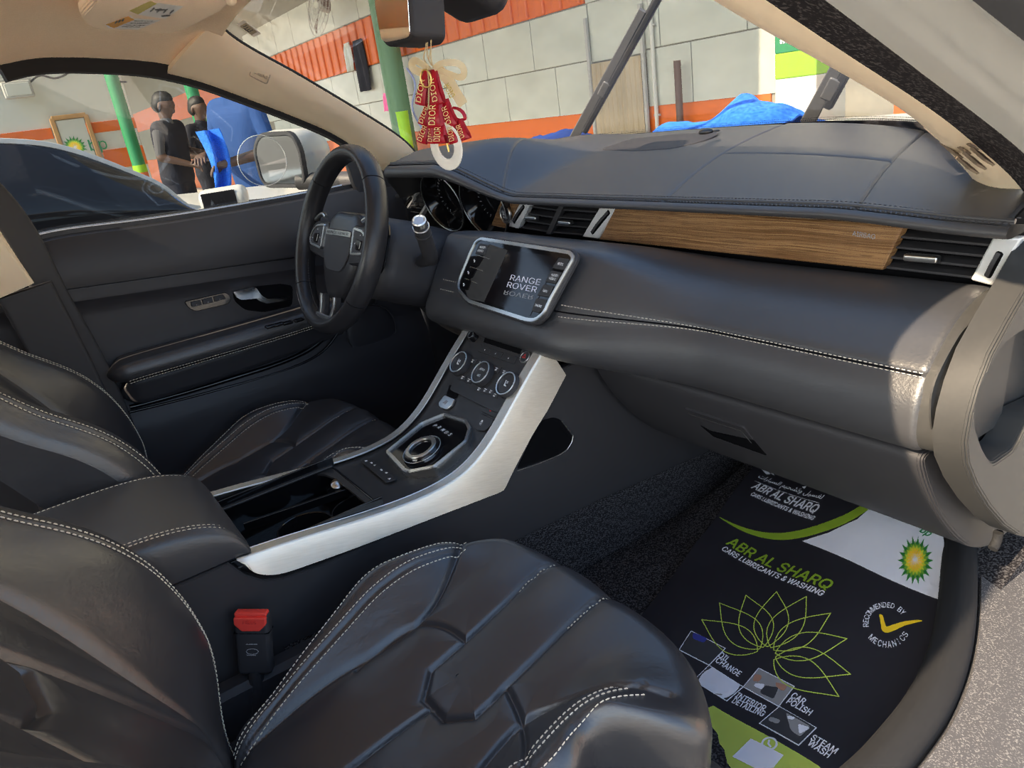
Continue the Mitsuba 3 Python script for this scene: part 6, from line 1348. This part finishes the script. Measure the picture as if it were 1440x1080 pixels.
for wx in (1.35, -2.3): obj(nc + '__wheel', mv(lathe([(0, .02), (.18, .02), (.31, .03), (.33, -.02), (.33, -.16), (0, -.16)]), frame((wx, NY - .05, .33), (1, 0, 0), (0, 0, 1))), 'rubber', 40)
mc_ = at(315, 278, y=NY - .12)
cm = obj(nc + '__door_mirror', mv(rbox((.19, .09, .085), .03, (0, 0, 0), 12), frame(mc_, (1, -.35, 0), (.35, 1, 0))), 'paint_white', 60)
obj(cm + '__glass', mv(rbox((.13, .004, .058), .0015, (-.015, -.046, 0)), frame(mc_, (1, -.35, 0), (.35, 1, 0))), 'tint_glass', 40)
# ------------------------------------------------------------------ people
def body(bones, rl=.022, it=10):
    sph = {}
    def S(j):
        (p, r) = j; return m3.Manifold.sphere(float(r), 16).translate([float(x) for x in p])
    L = [m3.Manifold.batch_hull([S(j) for j in b]) for b in bones]
    m = tm(m3.Manifold.batch_boolean(L, m3.OpType.Add).refine_to_length(rl))
    m = trimesh.Trimesh(m.vertices, m.faces, process=True)
    trimesh.smoothing.filter_taubin(m, .5, -.52, it); return m
def person(lab, foot, face, H, top_m, leg_m, pose, hair=True, vest=None):
    """foot: ground point, face: heading; lengths follow the standing height H"""
    t = thing('person', lab, 'person'); f = unit((*face, 0)); s = A([-f[1], f[0], 0]); h = H / 1.75; O = A([*foot, 0.0])
    W_ = lambda x, y, z: O + f * x * h + s * y * h + A([0, 0, z * h])          # forward, left, up
    lean = pose.get('lean', 0)
    hip, ch_, nk = W_(0, 0, .93), W_(lean * .5, 0, 1.28), W_(lean, 0, 1.47)
    sh = {q: W_(lean * .9, q * .19, 1.42) for q in (1, -1)}
    B = [((W_(0, .09, .93), .115 * h), (W_(0, -.09, .93), .115 * h), (W_(lean * .3, .07, 1.12), .115 * h), (W_(lean * .3, -.07, 1.12), .115 * h)),
         ((W_(lean * .3, .07, 1.12), .115 * h), (W_(lean * .3, -.07, 1.12), .115 * h), (W_(lean * .7, .12, 1.34), .105 * h), (W_(lean * .7, -.12, 1.34), .105 * h)),
         ((W_(lean * .7, .12, 1.34), .10 * h), (W_(lean * .7, -.12, 1.34), .10 * h), (sh[1], .062 * h), (sh[-1], .062 * h)),
         ((W_(lean * .9, 0, 1.43), .07 * h), (nk + A([0, 0, .05]) * h, .055 * h))]
    legs = []
    for q in (1, -1):
        k_, a_, to = W_(.03, q * .10, .50), W_(-.02, q * .11, .09), W_(.14, q * .12, .035)
        legs += [((W_(0, q * .09, .92), .105 * h), (k_, .068 * h)), ((k_, .066 * h), (a_, .045 * h))]
        obj(t + '__shoe', body([((a_ - A([0, 0, .03]) * h, .045 * h), (to, .036 * h)), ((a_ - A([0, 0, .05]) * h, .04 * h), (W_(-.06, q * .11, .04), .04 * h))], .03, 4), 'void_black', True)
    hands = []; arms = []; fore = []
    for q in (1, -1):
        e, w = W_(*pose['elbow'][q]), W_(*pose['wrist'][q])
        arms.append(((sh[q], .060 * h), (e, .046 * h)))
        d = unit(w - e); wj = e + (w - e) * .97
        (fore if pose.get('bare', True) else arms).append(((e, .043 * h), (w, .030 * h)))
        pc = w + d * .05 * h; sd = unit(np.cross(d, A([.2, .3, 1.0]))); up = np.cross(sd, d)
        hand = [((w, .028 * h), (w + d * .085 * h + sd * .028 * h, .016 * h), (w + d * .085 * h - sd * .028 * h, .016 * h))]
        for i, (off, L_) in enumerate(((.030, .062), (.010, .072), (-.011, .068), (-.030, .052))):
            r0 = w + d * .085 * h + sd * off * h; r1 = r0 + (d * .8 - up * .45) * L_ * .55 * h; r2_ = r1 + (d * .35 - up * .8) * L_ * .5 * h
            hand += [((r0, .0105 * h), (r1, .0095 * h)), ((r1, .0095 * h), (r2_, .008 * h))]
        hand += [((w + d * .03 * h + sd * .02 * h, .014 * h), (w + d * .06 * h + sd * .055 * h - up * .015 * h, .011 * h)), ((w + d * .06 * h + sd * .055 * h - up * .015 * h, .011 * h), (w + d * .095 * h + sd * .060 * h - up * .03 * h, .009 * h))]
        hands += hand
    hd_ = nk + f * pose.get('nod', .02) * h + A([0, 0, .15]) * h
    hf = unit(f + A([0, 0, -pose.get('down', .2)])); hu = np.cross(hf, -s); hu = hu if hu[2] > 0 else -hu
    q_ = lambda x, y, z: hd_ + (hf * x + s * y + hu * z) * h
    headb = [((q_(-.02, 0, .03), .088 * h), (q_(.025, 0, .02), .080 * h)), ((q_(.02, 0, 0), .075 * h), (q_(.045, 0, -.075), .042 * h)), ((q_(.09, 0, .01), .012 * h), (q_(.108, 0, -.022), .014 * h), (q_(.085, 0, -.03), .018 * h)),
             ((q_(.075, .02, -.055), .012 * h), (q_(.075, -.02, -.055), .012 * h)), ((nk + A([0, 0, .02]) * h, .055 * h), (q_(-.01, 0, -.05), .055 * h))]
    for q in (1, -1): headb.append(((q_(-.005, q * .085, .01), .020 * h), (q_(-.005, q * .085, -.025), .014 * h)))
    # skin: one continuous figure under the clothes
    obj(t + '__figure', body(headb + hands + fore + [((nk, .05 * h), (ch_, .06 * h))] + [(a[0], (a[1][0], a[1][1] * .9)) for a in arms for a in [(((a[0][0]), a[0][1] * .8), a[1])]] + [((ch_, .06 * h), (hip, .07 * h))], .014, 6), 'skin', True)
    obj(t + '__top', body(B + arms + [((sh[1], .06 * h), (ch_, .08 * h)), ((sh[-1], .06 * h), (ch_, .08 * h))], .022, 8), top_m, True)
    obj(t + '__trousers', body(legs + [((W_(0, .09, .95), .118 * h), (W_(0, -.09, .95), .118 * h), (W_(0, .09, .88), .108 * h), (W_(0, -.09, .88), .108 * h))], .024, 8), leg_m, True)
    if vest: obj(t + '__vest', body([tuple((p, r + .012 * h) for p, r in b) for b in B[:3]], .024, 6), vest, True)
    if hair: obj(t + '__hair', body([((q_(-.035, 0, .05), .090 * h), (q_(.0, 0, .070), .078 * h)), ((q_(-.045, .02, -.01), .072 * h), (q_(-.045, -.02, -.01), .072 * h), (q_(-.03, 0, .05), .088 * h))], .016, 5), 'hair', True)
    for q in (1, -1): obj(t + '__eye', mv(ball(.010 * h, (0, 0, 0), (1, 1, 1), 1), frame(q_(.079, q * .030, .012), (1, 0, 0), (0, 1, 0))), 'void_black', True)
    for q in (1, -1): obj(t + '__eyebrow', tube([q_(.089, q * .015, .032), q_(.080, q * .048, .030)], .005 * h, 6), 'hair', True)
    return t
def stand(px, py, y, z): p = at(px, py, y=y); return p[:2], p[2]
# man in a dark vest, looking down at his work
p0 = at(222, 152, y=7.6); H0 = (p0[2] + .10)
person('person in a dark vest over a pale shirt, head bowed over work', p0[:2], (.75, -.65), 1.74 * H0 / 1.70, 'grey_cloth', 'navy_cloth',
       {'elbow': {1: (.02, .30, 1.18), -1: (.05, -.30, 1.15)}, 'wrist': {1: (.28, .20, 1.12), -1: (.26, -.18, 1.05)}, 'lean': .05, 'down': .45}, vest='navy_cloth')
p1 = at(274, 156, y=8.2); H1 = (p1[2] + .10)
person('person in dark clothes standing just right of the one in a vest', p1[:2], (.5, -.85), 1.74 * H1 / 1.70, 'navy_cloth', 'navy_cloth',
       {'elbow': {1: (.0, .30, 1.15), -1: (.05, -.28, 1.15)}, 'wrist': {1: (.24, .22, 1.05), -1: (.26, -.16, 1.10)}, 'lean': .04, 'down': .25})
p2 = at(336, 142, y=4.6); hz2 = p2[2]
b3 = person('person in blue work overalls holding a blue cloth, head hidden above the window', (p2[0], p2[1]), (-.75, -.35), hz2 / 1.44 * 1.75, 'overall_blue', 'overall_blue',
       {'elbow': {1: (.06, .27, 1.10), -1: (.10, -.26, 1.12)}, 'wrist': {1: (.33, .12, 1.06), -1: (.36, -.06, 1.12)}, 'lean': .06, 'down': .3})
wq = at(297, 205, y=4.35); P = []
for v in np.linspace(0, 1, 16): P.append([wq + A([u * .13 + .03 * math.sin(v * 5), .05 * math.sin(u * 9 + v * 4), .10 - .62 * v]) for u in np.linspace(-.5, .5, 14)])
obj('held_cloth', shell(P, .008), 'cloth_blue', True, 'blue cloth hanging from the hands of the person in overalls', 'cloth')
